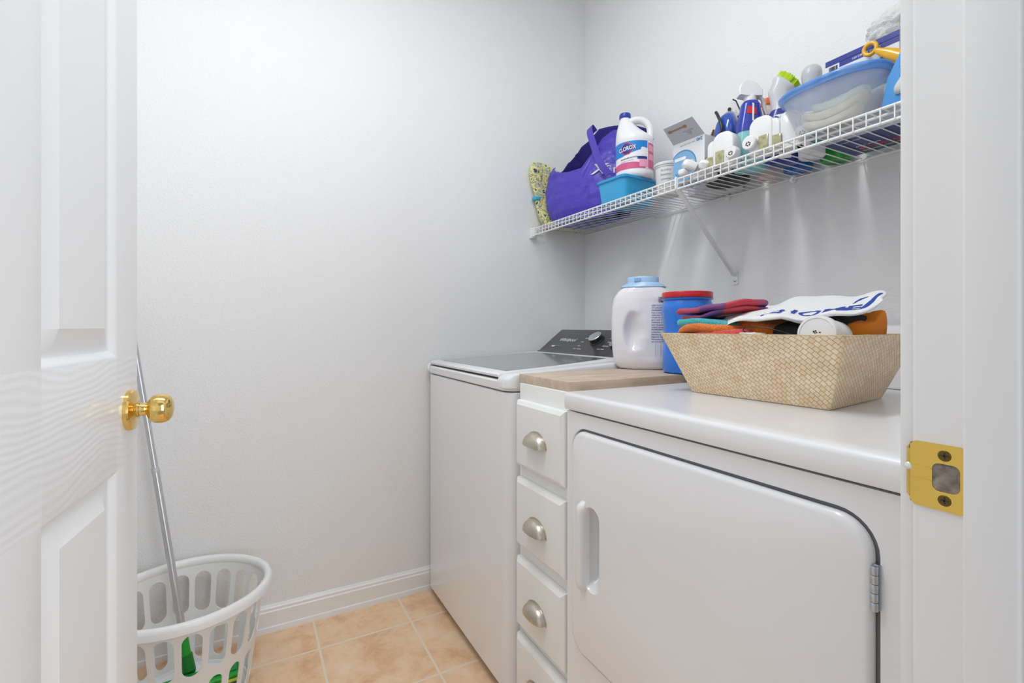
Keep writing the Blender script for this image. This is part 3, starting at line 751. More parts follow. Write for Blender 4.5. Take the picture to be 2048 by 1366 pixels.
tb2 = finish('stitching', bm, mat('pale_stitching', hexc('8f86d8'), .6), to); tag(tb2, None, kind='stuff'); bm = B()
for i in range(16):
    z = .02+.165*i/15; p = ont(-.085-.1*(z-.1), z, .0012); tube(bm, [p-V((.003, 0, 0)), p+V((.003, 0, .0015))], .0007, 4)
tb.free(); tag(finish('stitching', bm, tb2.data.materials[0], to), None, kind='stuff')

# ------------------------------------------------------------------ blue food container + bleach bottle
fcm = mat('blue_container_plastic', hexc('35a9e0'), .3, coat=.2)
fcl = mat('blue_lid_plastic', hexc('2b9ad4'), .35, coat=.1)
fc = thing('food_container', 'sky blue rectangular plastic container with lid under the bleach bottle', 'container', (1.245, 1.3855, Z0), RZ+math.radians(4))
bm = B()
def rr3(w, d, z, r, n=5): return [V((x, y, z)) for x, y in rrect(w, d, r, n)]
loft(bm, [rr3(.118, .140, 0, .014), rr3(.126, .150, .003, .016), rr3(.140, .168, .078, .018), rr3(.147, .174, .080, .019), rr3(.147, .174, .083, .019)])
finish('tub', bm, fcm, fc)
bm = B(); loft(bm, [rr3(.146, .173, .0832, .018), rr3(.152, .180, .082, .02), rr3(.152, .180, .0895, .02), rr3(.148, .176, .092, .018), rr3(.138, .166, .0925, .014), rr3(.134, .162, .0915, .012)])
finish('lid', bm, fcl, fc)
AV = -math.radians(42.5)
bl = thing('bleach_bottle', 'white bleach jug with a navy cap and blue and pink label on the blue container', 'bottle', (1.262, 1.362, Z0+.0931), AV)
HD = mat('white_hdpe', (.86, .86, .88), .35, spec=.4, coat=.15)
bm = B()
prof = [(0, .060, 0), (.004, .066, 0), (.012, .0690, 0), (.022, .0675, 0), (.026, .0670, 0), (.128, .0670, 0), (.134, .0690, 0), (.150, .0670, -.001), (.166, .0570, -.010), (.185, .0435, -.021), (.203, .0320, -.028), (.218, .0230, -.032), (.226, .0185, -.034), (.236, .0180, -.034)]
loft(bm, [sup(dx, 0, z, r_, r_*(.93 if z < .2 else 1), 2, 44) for z, r_, dx in prof])
finish('bottle_body', bm, HD, bl, ang=50)
bm = B()
P = spline([(-.022, 0, .214), (.004, 0, .2235), (.030, 0, .219), (.050, 0, .201), (.057, 0, .176), (.055, 0, .148)], 6)
tube(bm, P, [.015+.004*abs(2*i/(len(P)-1)-1)**2 for i in range(len(P))], 16, rb=.8); finish('handle', bm, HD, bl, ang=70)
bm = B(); lathe(bm, [(0, .232), (.0205, .232), (.0212, .234), (.0212, .246), (.0195, .2495), (0, .2500)], cx=-.034, n=36, caps=False); finish('cap', bm, mat('navy_cap_plastic', hexc('1f35a4'), .35), bl, ang=40)
def band(bm, r, t0, t1, z0, z1, n=24, ry=.93, th=.0004, mi=0, f0=None, f1=None):     # curved label patch; angle 0 = facing the room (-y), positive to the right
    A, Bq = [], []
    for i in range(n+1):
        t = t0+(t1-t0)*i/n; k = i/n
        za = z0 if f0 is None else f0(k); zb = z1 if f1 is None else f1(k)
        x, y_ = math.sin(t), -math.cos(t)
        A.append([V((x*(r+o), y_*(r*ry+o), za)) for o in (0, th)]); Bq.append([V((x*(r+o), y_*(r*ry+o), zb)) for o in (0, th)])
    loft(bm, [[a[0], a[1], b[1], b[0]] for a, b in zip(A, Bq)], mi=mi)
bm = B(); band(bm, .0672, -1.5, 1.45, .028, .127, 40); finish('label', bm, WHP, bl, ang=60)
bm = B(); band(bm, .0677, -1.5, .72, .078, .127, 36, f0=lambda k: .074+.028*max(0, (k-.35))/.65); finish('label_blue', bm, mat('bright_blue_print', hexc('1585d8'), .4), bl, ang=60)
bm = B(); band(bm, .0677, -1.5, .60, .028, .044, 30, f1=lambda k: .0455+.012*k*(1-k)*2); finish('label_pink', bm, PINKP, bl, ang=60)
bm = B(); band(bm, .0677, .78, 1.42, .030, .122, 14); finish('label_pink', bm, PINKP, bl, ang=60)
bm = B(); band(bm, .0679, .84, 1.34, .092, .114, 8); band(bm, .0679, .84, 1.34, .060, .082, 8); band(bm, .0679, .25, .74, .033, .060, 8)
finish('label_panel', bm, LPINK, bl, ang=60)
bm = B(); band(bm, .0679, .15, .70, .060, .070, 8); finish('label_panel', bm, NAVY, bl, ang=60)
def cyl(r, t0, cz, ang=0, ry=.93, off=.001, sx=1, sz=1):
    c, s = math.cos(ang), math.sin(ang)
    def f(a, b, d):
        t = t0+sx*(a*c-b*s)/r; rr_ = r+off+d
        return V((math.sin(t)*rr_, -math.cos(t)*(rr_*ry), cz+sz*(a*s+b*c)))
    return f
def decal(nm, poly, m, parent, fn, d0=0, d1=.0003, sub=3):
    bm = B(); n = len(poly); pts = []
    for i in range(n):
        a, b = poly[i], poly[(i+1) % n]
        for k in range(sub): pts.append((a[0]+(b[0]-a[0])*k/sub, a[1]+(b[1]-a[1])*k/sub))
    cx = sum(p[0] for p in pts)/len(pts); cy = sum(p[1] for p in pts)/len(pts)
    rg = [[fn(x, y, d0) for x, y in pts]]+[[fn(cx+(x-cx)*k, cy+(y-cy)*k, d1) for x, y in pts] for k in (1, .66, .33, .02)]
    loft(bm, rg); return finish(nm, bm, m, parent, ang=60)
LG = cyl(.067, -.42, .101, .12, off=.0012)
decal('logo_diamond', [(-.033, 0), (-.008, .0215), (.008, .0215), (.033, 0), (.008, -.0215), (-.008, -.0215)], REDP, bl, LG, 0, .0003)
decal('logo_diamond', [(-.0285, 0), (-.0065, .0182), (.0065, .0182), (.0285, 0), (.0065, -.0182), (-.0065, -.0182)], NAVY, bl, LG, .0004, .0006)
LG2 = cyl(.067, -.42, .101, .12, off=.0020)
lettering('logo_lettering', 'CLOROX', .0158, WHP, bl, lambda a, b, d: LG2(a, b*1.25, d), bold=.0003)
lettering('label_lettering', 'SPLASHLESS BLEACH', .0068, DTXT, bl, cyl(.067, -.32, .066, .1, off=.0014), bold=.0001)
lettering('label_lettering', 'DISINFECTS SURFACES', .0048, GTXT, bl, cyl(.067, -.42, .056, .1, off=.0014))
decal('label_picture', rrect(.020, .030, .006, 4), WHP, bl, cyl(.067, .47, .088, -.1, off=.0012))

# ------------------------------------------------------------------ white tub behind the wires
WT = mat('matte_white_tub', (.80, .80, .79), .5)
tu = thing('plastic_tub', 'small round white plastic tub with a rimmed lid beside the blue-and-white box', 'tub', (1.275, 1.210, Z0), AV)
bm = B(); lathe(bm, [(0, 0), (.036, 0), (.038, .003), (.043, .094), (.0455, .095), (.0455, .099), (0, .099)], n=40, caps=False); finish('tub', bm, WT, tu)
bm = B(); lathe(bm, [(0, .0995), (.0475, .0995), (.0485, .101), (.0485, .107), (.0465, .1095), (.042, .1100), (.040, .1085), (0, .1085)], n=40, caps=False); finish('lid', bm, WT, tu)
for k, s_ in enumerate(('laundry', 'booster', 'powder', 'scent', 'beads')):
    lettering('label_lettering', s_, .011, GTXT, tu, cyl(.041, -.25, .082-.015*k, 0, ry=1, off=.0005+.0022*(1-k*.3)*.0+.002-.0012*k*.5))

# ------------------------------------------------------------------ open blue/white box
bx = thing('swab_box', 'tall white box with a blue circle print and its top flap open', 'box', (1.231, 1.058, Z0), RZ+math.radians(3))
W_, D_, H_ = .116, .062, .130
bm = B(); box(bm, -W_/2, W_/2, -D_/2, D_/2, 0, H_, .0006); finish('carton', bm, WCARD, bx, smooth=False)
bm = B(); fl_ = [V((-W_/2, -D_/2, H_)), V((W_/2, -D_/2, H_)), V((W_/2-.004, -D_/2-.052, H_+.040)), V((-W_/2+.004, -D_/2-.052, H_+.040))]
loft(bm, [fl_, [p+V((0, .0004, .0007)) for p in fl_]]); flp = finish('flap', bm, LAVC, bx, smooth=False)
def flapfn(cx, cv):
    def f(a, b, d):
        t = (cv+b)/.0656; return V((cx+a, -D_/2-.052*t-.0004-d*.6, H_+.040*t-.0004-d*.8))
    return f
bm = B(); F_ = flapfn(-.012, .047)
for (a, b) in ((-.028, 0), (.028, 0)):
    pts = [(a+.007*math.cos(t*PI/4), b+.0055*math.sin(t*PI/4)) for t in range(8)]
    loft(bm, [[F_(x, y, .0002) for x, y in pts], [F_(x, y, .0005) for x, y in pts]])
pts = [(-.030, -.0025), (.030, -.0025), (.030, .0025), (-.030, .0025)]; loft(bm, [[F_(x, y, .0002) for x, y in pts], [F_(x, y, .0006) for x, y in pts]])
finish('print_bone', bm, mat('brown_print', hexc('a3835f'), .6), flp, smooth=False)
for k, s_ in enumerate(('SOFT COTTON', 'SWABS', 'PURE')): lettering('flap_print', s_, .0052, GTXT, flp, flapfn(.018, .030-.006*k))
BF = lambda cx, cz: (lambda a, b, d: V((cx+a, -D_/2-.0003-d, cz+b)))
CIR = mat('soft_blue_print', hexc('7fb2dc'), .45); CIR2 = mat('mid_blue_print', hexc('4f8fc8'), .45)
def clipc(r, cx, cz): return [(max(-W_/2, cx+r*math.cos(2*PI*i/40)), cz+r*math.sin(2*PI*i/40)) for i in range(40)]
decal('print_circle', clipc(.052, -.022, .052), CIR2, bx, BF(0, 0), 0, .0002, 1)
decal('print_circle', clipc(.048, -.022, .052), CIR, bx, BF(0, 0), .0003, .0005, 1)
decal('print_panel', [(-W_/2, .002), (-.004, .002), (-.004, .035), (-W_/2, .045)], CIR, bx, BF(0, 0), .0006, .0008, 1)
decal('print_swab', rrect(.044, .010, .0049, 5, -.030, .078), WHP, bx, BF(0, 0), .0009, .0011, 1)
lettering('box_print', '240', .014, CIR2, bx, lambda a, b, d: V((.040-a, -D_/2-.0005-d, .121-b)), bold=.0003)
lettering('box_print', 'paper stick cotton swabs', .0055, GTXT, bx, lambda a, b, d: V((-.003+a, -D_/2-.0005-d, .119+b)))
lettering('box_print', 'ValuPak', .016, NAVY, bx, lambda a, b, d: V((-.025+a, -D_/2-.0012-d, .030+b)), shear=.3)
bm = B(); box(bm, -.045, .03, -.022, .022, -.0012, -.0004); finish('print_panel', bm, CIR, bx, smooth=False)

# ------------------------------------------------------------------ cardboard box behind it
cb = thing('cardboard_box', 'small open cardboard box with brown inside, behind the box with blue circle', 'box', (1.378, 1.127, Z0), RZ)
bm = B(); cq = ((-.046, -.048), (.046, -.048), (.046, .048), (-.046, .048))
loft(bm, [[V((x, y, z)) for x, y in cq] for z in (0, .180)]+[[V((x*.985, y*.98, z)) for x, y in cq] for z in (.180, .002)])
finish('carton', bm, [WCARD], cb, smooth=False)
for s in (-1, 1):
    bm = B(); f = [V((s*.046, -.046, .180)), V((s*.046, .046, .180)), V((s*.049, .040, .197)), V((s*.049, -.040, .197))]
    loft(bm, [f, [p+V((.0012, 0, 0)) for p in f]]); tag(finish('flap', bm, BROWNC, cb, smooth=False), 'brown inner side of a box flap')
bm = B(); f = [V((-.044, .047, .180)), V((.044, .047, .180)), V((.042, .045, .200)), V((-.042, .045, .200))]; loft(bm, [f, [p+V((0, .0012, 0)) for p in f]])
tag(finish('flap', bm, BROWNC, cb, smooth=False), 'brown inner side of a box flap')
bm = B(); box(bm, -.0463, .0463, -.0486, -.0481, .0, .135); finish('print_panel', bm, LAVC, cb, smooth=False)
# ------------------------------------------------------------------ steam iron standing on its heel
ir = thing('steam_iron', 'blue and black steam iron standing on its heel behind the white air fresheners', 'iron', (1.325, 1.012, Z0), RZ+math.radians(8))
BLP = mat('glossy_blue_plastic', hexc('2a52b0'), .15, coat=.5)
def ell(z, w, d, cy=0, p=2.4, n=36): return sup(0, cy, z, w, d, p, n)
bm = B(); loft(bm, [ell(0, .060, .052), ell(.004, .064, .056), ell(.020, .062, .055), ell(.034, .054, .050)]); finish('heel', bm, BLACKP, ir, ang=50)
bm = B(); loft(bm, [ell(.034, .052, .030, .018), ell(.09, .052, .030, .020), ell(.15, .040, .026, .022), ell(.20, .022, .018, .024), ell(.232, .004, .006, .026)]); finish('body', bm, BLACKP, ir, ang=60)
bm = B(); loft(bm, [ell(.148, .034, .020, -.012), ell(.16, .037, .025, -.010), ell(.19, .032, .025, -.004), ell(.212, .022, .020, .002), ell(.226, .010, .010, .008)]); finish('water_tank', bm, BLP, ir, ang=60)
bm = B(); tube(bm, spline([(-.012, -.040, .035), (-.034, -.052, .06), (-.036, -.052, .10), (.004, -.046, .150), (.002, -.044, .180), (-.014, -.034, .212), (-.024, -.026, .226)], 6), .0048, 10); finish('handle', bm, BLACKP, ir, ang=60)
bm = B(); loft(bm, [[V((x*k, .047+dy_, z)) for x, z in [(-.052, .03), (.052, .03), (.053, .10), (.042, .16), (.022, .215), (0, .245), (-.022, .215), (-.042, .16), (-.053, .10)]] for k, dy_ in ((1, 0), (1, .004))]); finish('soleplate', bm, CHROME, ir, ang=30)
bm = B(); tube(bm, spline([(-.05, -.03, .030), (-.072, -.050, .055), (-.060, -.055, .085), (-.078, -.060, .072), (-.064, -.058, .045), (-.045, -.05, .02)], 6), .0032, 8); finish('power_cord', bm, BLACKP, ir, ang=60)
# white spray trigger bottle with grey edge behind the iron
wsb = thing('spray_bottle', 'white bottle with a slanted black-edged head, behind the blue iron', 'bottle', (1.408, 1.050, Z0), AV)
bm = B(); loft(bm, [ell(0, .024, .020), ell(.004, .026, .022), ell(.15, .026, .022), ell(.18, .022, .020), ell(.20, .012, .012)]); finish('bottle_body', bm, mat('milky_plastic', (.82, .80, .79), .4), wsb, ang=60)
bm = B(); loft(bm, [[V((x, y, z)) for x, z in ((-.022, .198), (.024, .186), (.030, .215), (.002, .285), (-.010, .292), (-.022, .268))] for y in (-.014, .014)]); hd = finish('spray_head', bm, PWH, wsb, ang=20)
bm = B(); tube(bm, [(.031, -.0145, .213), (.016, -.0145, .252), (.002, -.0145, .288), (-.008, -.0145, .294)], .0022, 6); lathe(bm, [(0, -.018), (.0055, -.018), (.0055, -.0135), (0, -.0135)], axis='y', n=14, org=(-.018, 0, .262), caps=False); finish('head_edging', bm, BLACKP, hd)
decal('oval_label', [(.010*math.cos(t*PI/8), .016*math.sin(t*PI/8)) for t in range(16)], mat('salmon_print', hexc('e08a74'), .5), wsb, lambda a, b, d: V((.004+a, -.0225-d, .165+b)), 0, .0005, 1)

# ------------------------------------------------------------------ white automatic air fresheners
WG = mat('gloss_white_freshener', (.87, .87, .87), .2, coat=.3)
OIL = mat('olive_reservoir', hexc('a9a77c'), .12, coat=.6, var=(90, .3))
VENT = mat('dark_vent_print', hexc('2a2624'), .6)
def dome(w, h, r, n=9):
    pts = [(w/2, 0), (w/2, h-r)]
    for k in range(1, n): a = PI/2*k/n; pts.append((w/2-r+r*math.cos(a), h-r+r*math.sin(a)))
    pts += [(w/2-r, h), (-w/2+r, h)]
    for k in range(1, n): a = PI/2+PI/2*k/n; pts.append((-w/2+r+r*math.cos(a), h-r+r*math.sin(a)))
    pts += [(-w/2, h-r), (-w/2, 0)]
    return pts
def domed(bm, w, h, r, y0, y1, cx=0, z0=0, e=.004):
    P = dome(w, h, r); cz = h/2
    def s(k, y): return [V((cx+x*(1-k/(w/2)), y, z0+cz+(z-cz)*(1-k/(h/2)))) for x, z in P]
    loft(bm, [s(e, y0), s(e*.3, y0+e*.3), s(0, y0+e), s(0, y1-e), s(e*.3, y1-e*.3), s(e, y1)])
def freshener(loc, rz, label, side, knob_x, knob_z, w=.062, h=.098, win=True, kr=.0165):
    t = thing('air_freshener', label, 'air freshener', loc, rz, 'plug-in air fresheners on the wire shelf')
    bm = B(); domed(bm, w, h, .026, -.024, .020); finish('housing', bm, WG, t, ang=50)
    bm = B(); domed(bm, w*.55, h*.84, .016, -.022, .012, cx=side*w*.52); finish('side_housing', bm, WG, t, ang=50)
    if win:
        bm = B(); box(bm, side*w*.13-.013, side*w*.13+.013, -.0262, -.022, -.002+.004, h*.47, .0012); box(bm, side*w*.66-.0115, side*w*.66+.0115, -.0242, -.020, .002, h*.38, .0012)
        finish('oil_window', bm, OIL, t)
    bm = B(); lathe(bm, [(0, -.040), (kr*.86, -.040), (kr, -.037), (kr, -.020), (0, -.020)], axis='y', n=32, org=(knob_x, 0, knob_z), caps=False)
    d = finish('dial', bm, WG, t, ang=40)
    bm = B(); 
    for k in range(6):
        a = k*PI/3+.3; tube(bm, [(knob_x+.0052*math.cos(a), -.0402, knob_z-.004+.0045*math.sin(a)), (knob_x+.0052*math.cos(a), -.0409, knob_z-.004+.0045*math.sin(a))], .0019, 8)
    finish('dial_print', bm, VENT, d)
    return t
freshener((1.196, .915, Z0+.001), RZ-math.radians(-6), 'white domed air freshener with olive oil window, in front of the blue iron', -1, .034, .028)
freshener((1.196, .800, Z0+.001), RZ-math.radians(-6), 'white domed air freshener with dial on its left, before the teal spray bottle', 1, -.024, .033, kr=.0185)
freshener((1.212, .738, Z0+.001), RZ-math.radians(-20), 'white domed air freshener touching the clear storage bowl', 1, .030, .025, w=.050, h=.094, win=False)
def plug(loc, rot, label, s=1):
    t = thing('scent_plug', label, 'air freshener', loc, 0, 'small loose plug-in units behind the lip of the shelf', rot)
    bm = B(); loft(bm, [sup(0, 0, z*s, a*s, b*s, 3.2, 32) for z, a, b in ((0, .014, .011), (.002, .018, .015), (.030, .020, .016), (.040, .017, .014), (.046, .012, .010))]); finish('housing', bm, WG, t, ang=50)
    bm = B(); lathe(bm, [(.010*s, -.014*s), (.012*s, -.012*s), (.012*s, -.002*s), (.009*s, 0)], n=24); finish('cap', bm, PGR if s < .9 else WG, t, ang=40)
    bm = B()
    for k in (-1, 1): box(bm, k*.006*s-.0008, k*.006*s+.0008, .0150*s, .0215*s, .012*s, .026*s, .0003)
    finish('prongs', bm, CHROME, t)
plug((1.178, 1.010, Z0+.026), (math.radians(68), 0, math.radians(-120)), 'small white plug unit lying in front of the white box with blue circle', .88)
plug((1.190, .978, Z0+.032), (math.radians(115), math.radians(20), math.radians(-60)), 'small white plug unit tipped against the left-hand air freshener', .85)
plug((1.163, 1.035, Z0+.014), (math.radians(90), 0, math.radians(-80)), 'smallest white plug unit lying lowest by the lip of the shelf', .6)

# ------------------------------------------------------------------ trigger spray, blue-red label, teal body
sp = thing('trigger_spray', 'teal trigger spray bottle with blue and red sleeve and white nozzle', 'bottle', (1.283, .905, Z0), AV+math.radians(8))
TEAL = mat('teal_clear_plastic', hexc('8fd6d8'), .2, coat=.4, alpha=.9)
def ring2(z, w, d, cx=0, p=2.6): return sup(cx, 0, z, w, d, p, 40)
bm = B(); loft(bm, [ring2(0, .040, .026), ring2(.004, .044, .030), ring2(.06, .044, .030), ring2(.10, .040, .029), ring2(.128, .037, .027)]); finish('bottle_body', bm, TEAL, sp, ang=60)
bm = B(); loft(bm, [ring2(.122, .0395, .0285), ring2(.14, .038, .028), ring2(.165, .033, .026), ring2(.190, .0285, .0245), ring2(.208, .0265, .0235), ring2(.219, .021, .019), ring2(.223, .014, .014)])
sl = finish('sleeve', bm, mat('royal_blue_sleeve', hexc('2438a8'), .25, coat=.3), sp, ang=60)
def sfn(a, b, d):
    dd = lerp([(.122, .0285), (.14, .028), (.165, .026), (.19, .0245), (.208, .0235)], b); ww = lerp([(.122, .0395), (.14, .038), (.165, .033), (.19, .0285), (.208, .0265)], b)
    x = a-.004; return V((x, -(dd*max(.05, 1-abs(x/ww)**2.6)**(1/2.6))-.0010-d, b))
decal('label_red', [(-.014, .176), (.012, .170), (.012, .192), (-.010, .200)], REDP, sl, sfn, 0, .0004, 4)
decal('label_white', [(-.001, .150), (.004, .150), (.006, .205), (.001, .208)], WHP, sl, sfn, .0006, .0009, 4)
bm = B(); lathe(bm, [(.0165, .220), (.017, .222), (.017, .240), (.0155, .242)], n=30); finish('collar', bm, PWH, sp, ang=40)
bm = B(); loft(bm, [[V((x*k, y, z)) for x, z in ((.030, .234), (.030, .252), (.014, .276), (-.012, .284), (-.030, .274), (-.036, .258), (-.034, .240), (-.016, .236))] for y, k in ((-.0165, .9), (-.013, 1), (.013, 1), (.0165, .9))]); th_ = finish('trigger_head', bm, PWH, sp, ang=30)
bm = B(); tube(bm, spline([(.024, 0, .240), (.036, 0, .222), (.040, 0, .196), (.046, 0, .178)], 5), .0055, 10); tag(finish('trigger', bm, mat('frosted_trigger', (.80, .78, .78), .4), th_), 'frosted trigger lever')

sp.scale = (1, 1, .92)
# ------------------------------------------------------------------ orange-capped pink bottle
pk_ = thing('narrow_bottle', 'narrow pale pink bottle with an orange cap behind the trigger spray', 'bottle', (1.392, .925, Z0), AV)
bm = B(); loft(bm, [sup(0, 0, z, r_, r_*.9, 2.2, 28) for z, r_ in ((0, .022), (.005, .026), (.16, .026), (.20, .020), (.225, .014))]); finish('bottle_body', bm, mat('pale_pink_plastic', hexc('eccfca'), .35), pk_, ang=60)
bm = B(); lathe(bm, [(0, .224), (.0165, .224), (.0175, .227), (.0165, .243), (0, .245)], n=28, caps=False); finish('cap', bm, mat('orange_cap', hexc('f4743a'), .35), pk_, ang=40)

# ------------------------------------------------------------------ brush-top cleaner bottle
bb = thing('brush_bottle', 'navy labelled cleaner bottle with grey neck and lime green bristle brush top', 'bottle', (1.308, .823, Z0), AV-math.radians(4))
GP = mat('silver_grey_plastic', (.62, .62, .64), .3, coat=.3)
bm = B(); loft(bm, [ring2(0, .036, .026), ring2(.004, .040, .030), ring2(.125, .040, .030), ring2(.138, .037, .028), ring2(.150, .031, .026)]); finish('bottle_body', bm, mat('navy_bottle', hexc('1c2f8c'), .3, coat=.3), bb, ang=60)
bm = B(); band(bm, .0415, -.80, 1.25, .01, .132, 20, ry=.74); lb = finish('label', bm, WHP, bb, ang=60)
lettering('label_lettering', 'Oxi Brush', .0085, DTXT, lb, cyl(.0415, .1, .122, 0, ry=.74, off=.0012), bold=.0001)
lettering('label_lettering', 'stain remover', .006, GTXT, lb, cyl(.0415, .15, .112, 0, ry=.74, off=.0012))
bm = B()
ax = V((.5, -.12, .82)).normalized()
rings = []
for t, w, d in ((0, .030, .025), (.015, .0255, .022), (.035, .0245, .021), (.045, .027, .021)):
    rings.append([V((p.x-.010*t/.045, p.y, .148+t-(p.x*.5 if t > .04 else p.x*t*4))) for p in sup(0, 0, 0, w, d, 2.3, 32)])
q_ = Matrix.Rotation(math.radians(42), 4, 'Y')
for t, w, d in ((.0, .029, .021), (.006, .034, .0225), (.013, .035, .023), (.016, .033, .022)):
    rings.append([q_ @ p+V((-.004+.0, 0, .214)) for p in sup(.0, 0, t, w, d, 2.3, 32)])
loft(bm, rings); finish('brush_head', bm, GP, bb, ang=60)
bm = B(); LIME = mat('lime_bristle', hexc('c3e52e'), .6)
random.seed(3)
for i in range(-9, 10):
    for j in range(-5, 6):
        x, y_ = i*.0033, j*.0040
        if (x/.032)**2+(y_/.021)**2 > 1: continue
        a0 = q_ @ V((x, y_, .0155))+V((-.004, 0, .214)); a1 = q_ @ V((x*1.06+random.uniform(-.001, .001), y_*1.1+random.uniform(-.001, .001), .0155+.018))+V((-.004, 0, .214))
        tube(bm, [a0, a1], .0018, 5)
tag(finish('bristles', bm, LIME, bb, ang=40), 'lime green bristles', kind='stuff')

# ------------------------------------------------------------------ grey ball-topped bottle
gb = thing('round_cap_bottle', 'white bottle with rounded grey cap beside the navy box', 'bottle', (1.322, .752, Z0), AV)
bm = B(); lathe(bm, [(0, 0), (.030, 0), (.034, .004), (.034, .13), (.030, .16), (.022, .19), (.0215, .215), (.0225, .225), (0, .225)], n=40, caps=False); finish('bottle_body', bm, PWH, gb, ang=60)
bm = B(); lathe(bm, [(0, .225), (.0225, .225), (.0262, .245), (.0268, .256), (.0245, .269), (.018, .278), (.009, .2825), (0, .283)], n=40, caps=False); finish('cap', bm, PGR, gb, ang=60); gb.scale = (.92, .92, .875)
# low teal jar in front, green bottle behind (seen through the wires)
tj = thing('teal_jar', 'low teal jar seen through the wires under the white air freshener', 'jar', (1.255, .695, Z0), 0)
tj.location = (1.243, .688, Z0)
bm = B(); lathe(bm, [(0, 0), (.0125, 0), (.014, .002), (.014, .022), (.012, .025), (0, .026)], n=28, caps=False); finish('jar', bm, mat('teal_plastic', hexc('3aa5a0'), .3), tj, ang=50)
tj.location = (1.233, .688, Z0)
gn = thing('green_bottle', 'bright green squat bottle at the wall between navy box and grey-capped bottle', 'bottle', (1.405, .735, Z0), 0)
bm = B(); loft(bm, [sup(0, 0, z, a, b, 4, 28) for z, a, b in ((0, .028, .028), (.004, .031, .031), (.08, .031, .031), (.095, .018, .018), (.11, .014, .014))]); finish('bottle_body', bm, mat('grass_green_plastic', hexc('1f9a34'), .3), gn, ang=50)
bm = B(); lathe(bm, [(0, .110), (.0155, .110), (.0155, .128), (0, .129)], n=20, caps=False); finish('cap', bm, PWH, gn)
bz = thing('blue_bottle', 'royal blue bottle lying behind the lime brush bottle against the wall', 'bottle', (1.400, .835, Z0), 0)
bm = B(); loft(bm, [sup(0, 0, z, a, b, 3, 28) for z, a, b in ((0, .028, .033), (.004, .031, .036), (.10, .031, .036), (.12, .016, .016))]); finish('bottle_body', bm, mat('royal_blue_plastic', hexc('1763b4'), .3), bz, ang=50)
bm = B(); lathe(bm, [(0, .120), (.015, .120), (.015, .14), (0, .141)], n=20, caps=False); finish('cap', bm, PWH, bz)

# ------------------------------------------------------------------ navy / white carton behind the bowl
nb = thing('navy_carton', 'navy and white carton with a barcode standing behind the clear storage bowl', 'box', (1.335, .6075, Z0), RZ)
NW, ND, NH = .156, .140, .208
bm = B(); box(bm, -NW/2, NW/2, -ND/2, ND/2, 0, NH, .0008); finish('carton', bm, mat('white_carton_print', (.78, .78, .82), .4), nb, smooth=False)
NV_ = mat('navy_carton_print', hexc('28348c'), .4); NVD = mat('deep_navy_print', hexc('1b2a6c'), .4)
bm = B(); yq = -ND/2-.0006
def pan(bm, x0, x1, z0, z1, d=.0006): box(bm, x0, x1, -ND/2-d, -ND/2+.0001, z0, z1)
pan(bm, -NW/2, NW/2, NH-.014, NH-.0005); pan(bm, -.046, NW/2, NH-.026, NH-.013); finish('print_band', bm, NV_, nb, smooth=False)
bm = B(); pan(bm, -NW/2, NW/2, .10, NH-.046); finish('print_band', bm, NV_, nb, smooth=False)
bm = B()
random.seed(5); x = -.070
while x < -.050: w_ = random.choice((.0005, .001, .0014)); pan(bm, x, x+w_, NH-.040, NH-.018, .0009); x += w_+random.choice((.0007, .0012))
finish('barcode', bm, DTXT, nb, smooth=False)
for k, s_ in enumerate(('DIRECTIONS: for best results place dryer sheet on top of the load', 'before starting. Use one sheet for small or medium loads and two', 'sheets for large loads. Discard used sheets after each load.', 'CAUTION: keep out of reach of children and pets. Store dry.')):
    lettering('carton_print', s_, .0042, LTXT, nb, lambda a, b, d, k=k: V((-.068+a, -ND/2-.0010-d, NH-.054-.0072*k+b)), align='LEFT')
lettering('carton_print', '160 DRYER SHEETS', .0072, LTXT, nb, lambda a, b, d: V((.012+a, -ND/2-.0010-d, NH-.020+b)))
# underside of the carton, seen through the wires
bm = B(); box(bm, -NW/2, NW/2, -ND/2, ND/2, -.0003, .0004); finish('carton_base', bm, NVD, nb, smooth=False)
def und(cx, cy_): return lambda a, b, d: V((cx+a, cy_-b*1.0, -.0006-d))
nb_u = [('FREE & GENTLE', .015, .0, -.02, LTXT), ('120 HOJAS', .012, -.01, .0, LTXT)]
lettering('base_print', 'BIG 120 VALUE', .017, REDP, nb, lambda a, b, d: V((.010+a, .022+b*-1, -.0007-d)), bold=.0006)
lettering('base_print', 'dryer sheets', .011, LTXT, nb, lambda a, b, d: V((-.018+a, .002-b, -.0007-d)))
lettering('base_print', 'fresh scent', .010, LTXT, nb, lambda a, b, d: V((-.030+a, -.052-b, -.0007-d)))
bm = B(); box(bm, -.05, .04, .044, .050, -.0007, -.0002); tag(finish('base_stripe', bm, mat('lime_print', hexc('9cba2c'), .4), nb, smooth=False), 'lime stripe')

# second box further right, mostly behind the door frame
wb = thing('white_carton', 'white carton with navy corner next to the door frame, under the blue package', 'box', (1.330, .430, Z0), RZ)
bm = B(); box(bm, -.085, .085, -.055, .06, 0, .085, .0008); finish('carton', bm, WCARD, wb, smooth=False)
bm = B(); box(bm, -.0856, -.055, -.0556, .0606, -.0003, .0853); finish('print_panel', bm, NVD, wb, smooth=False)
lettering('carton_print', 'FRESH', .02, DTXT, wb, lambda a, b, d: V((-.015+a, -.0560-d, .05+b)))

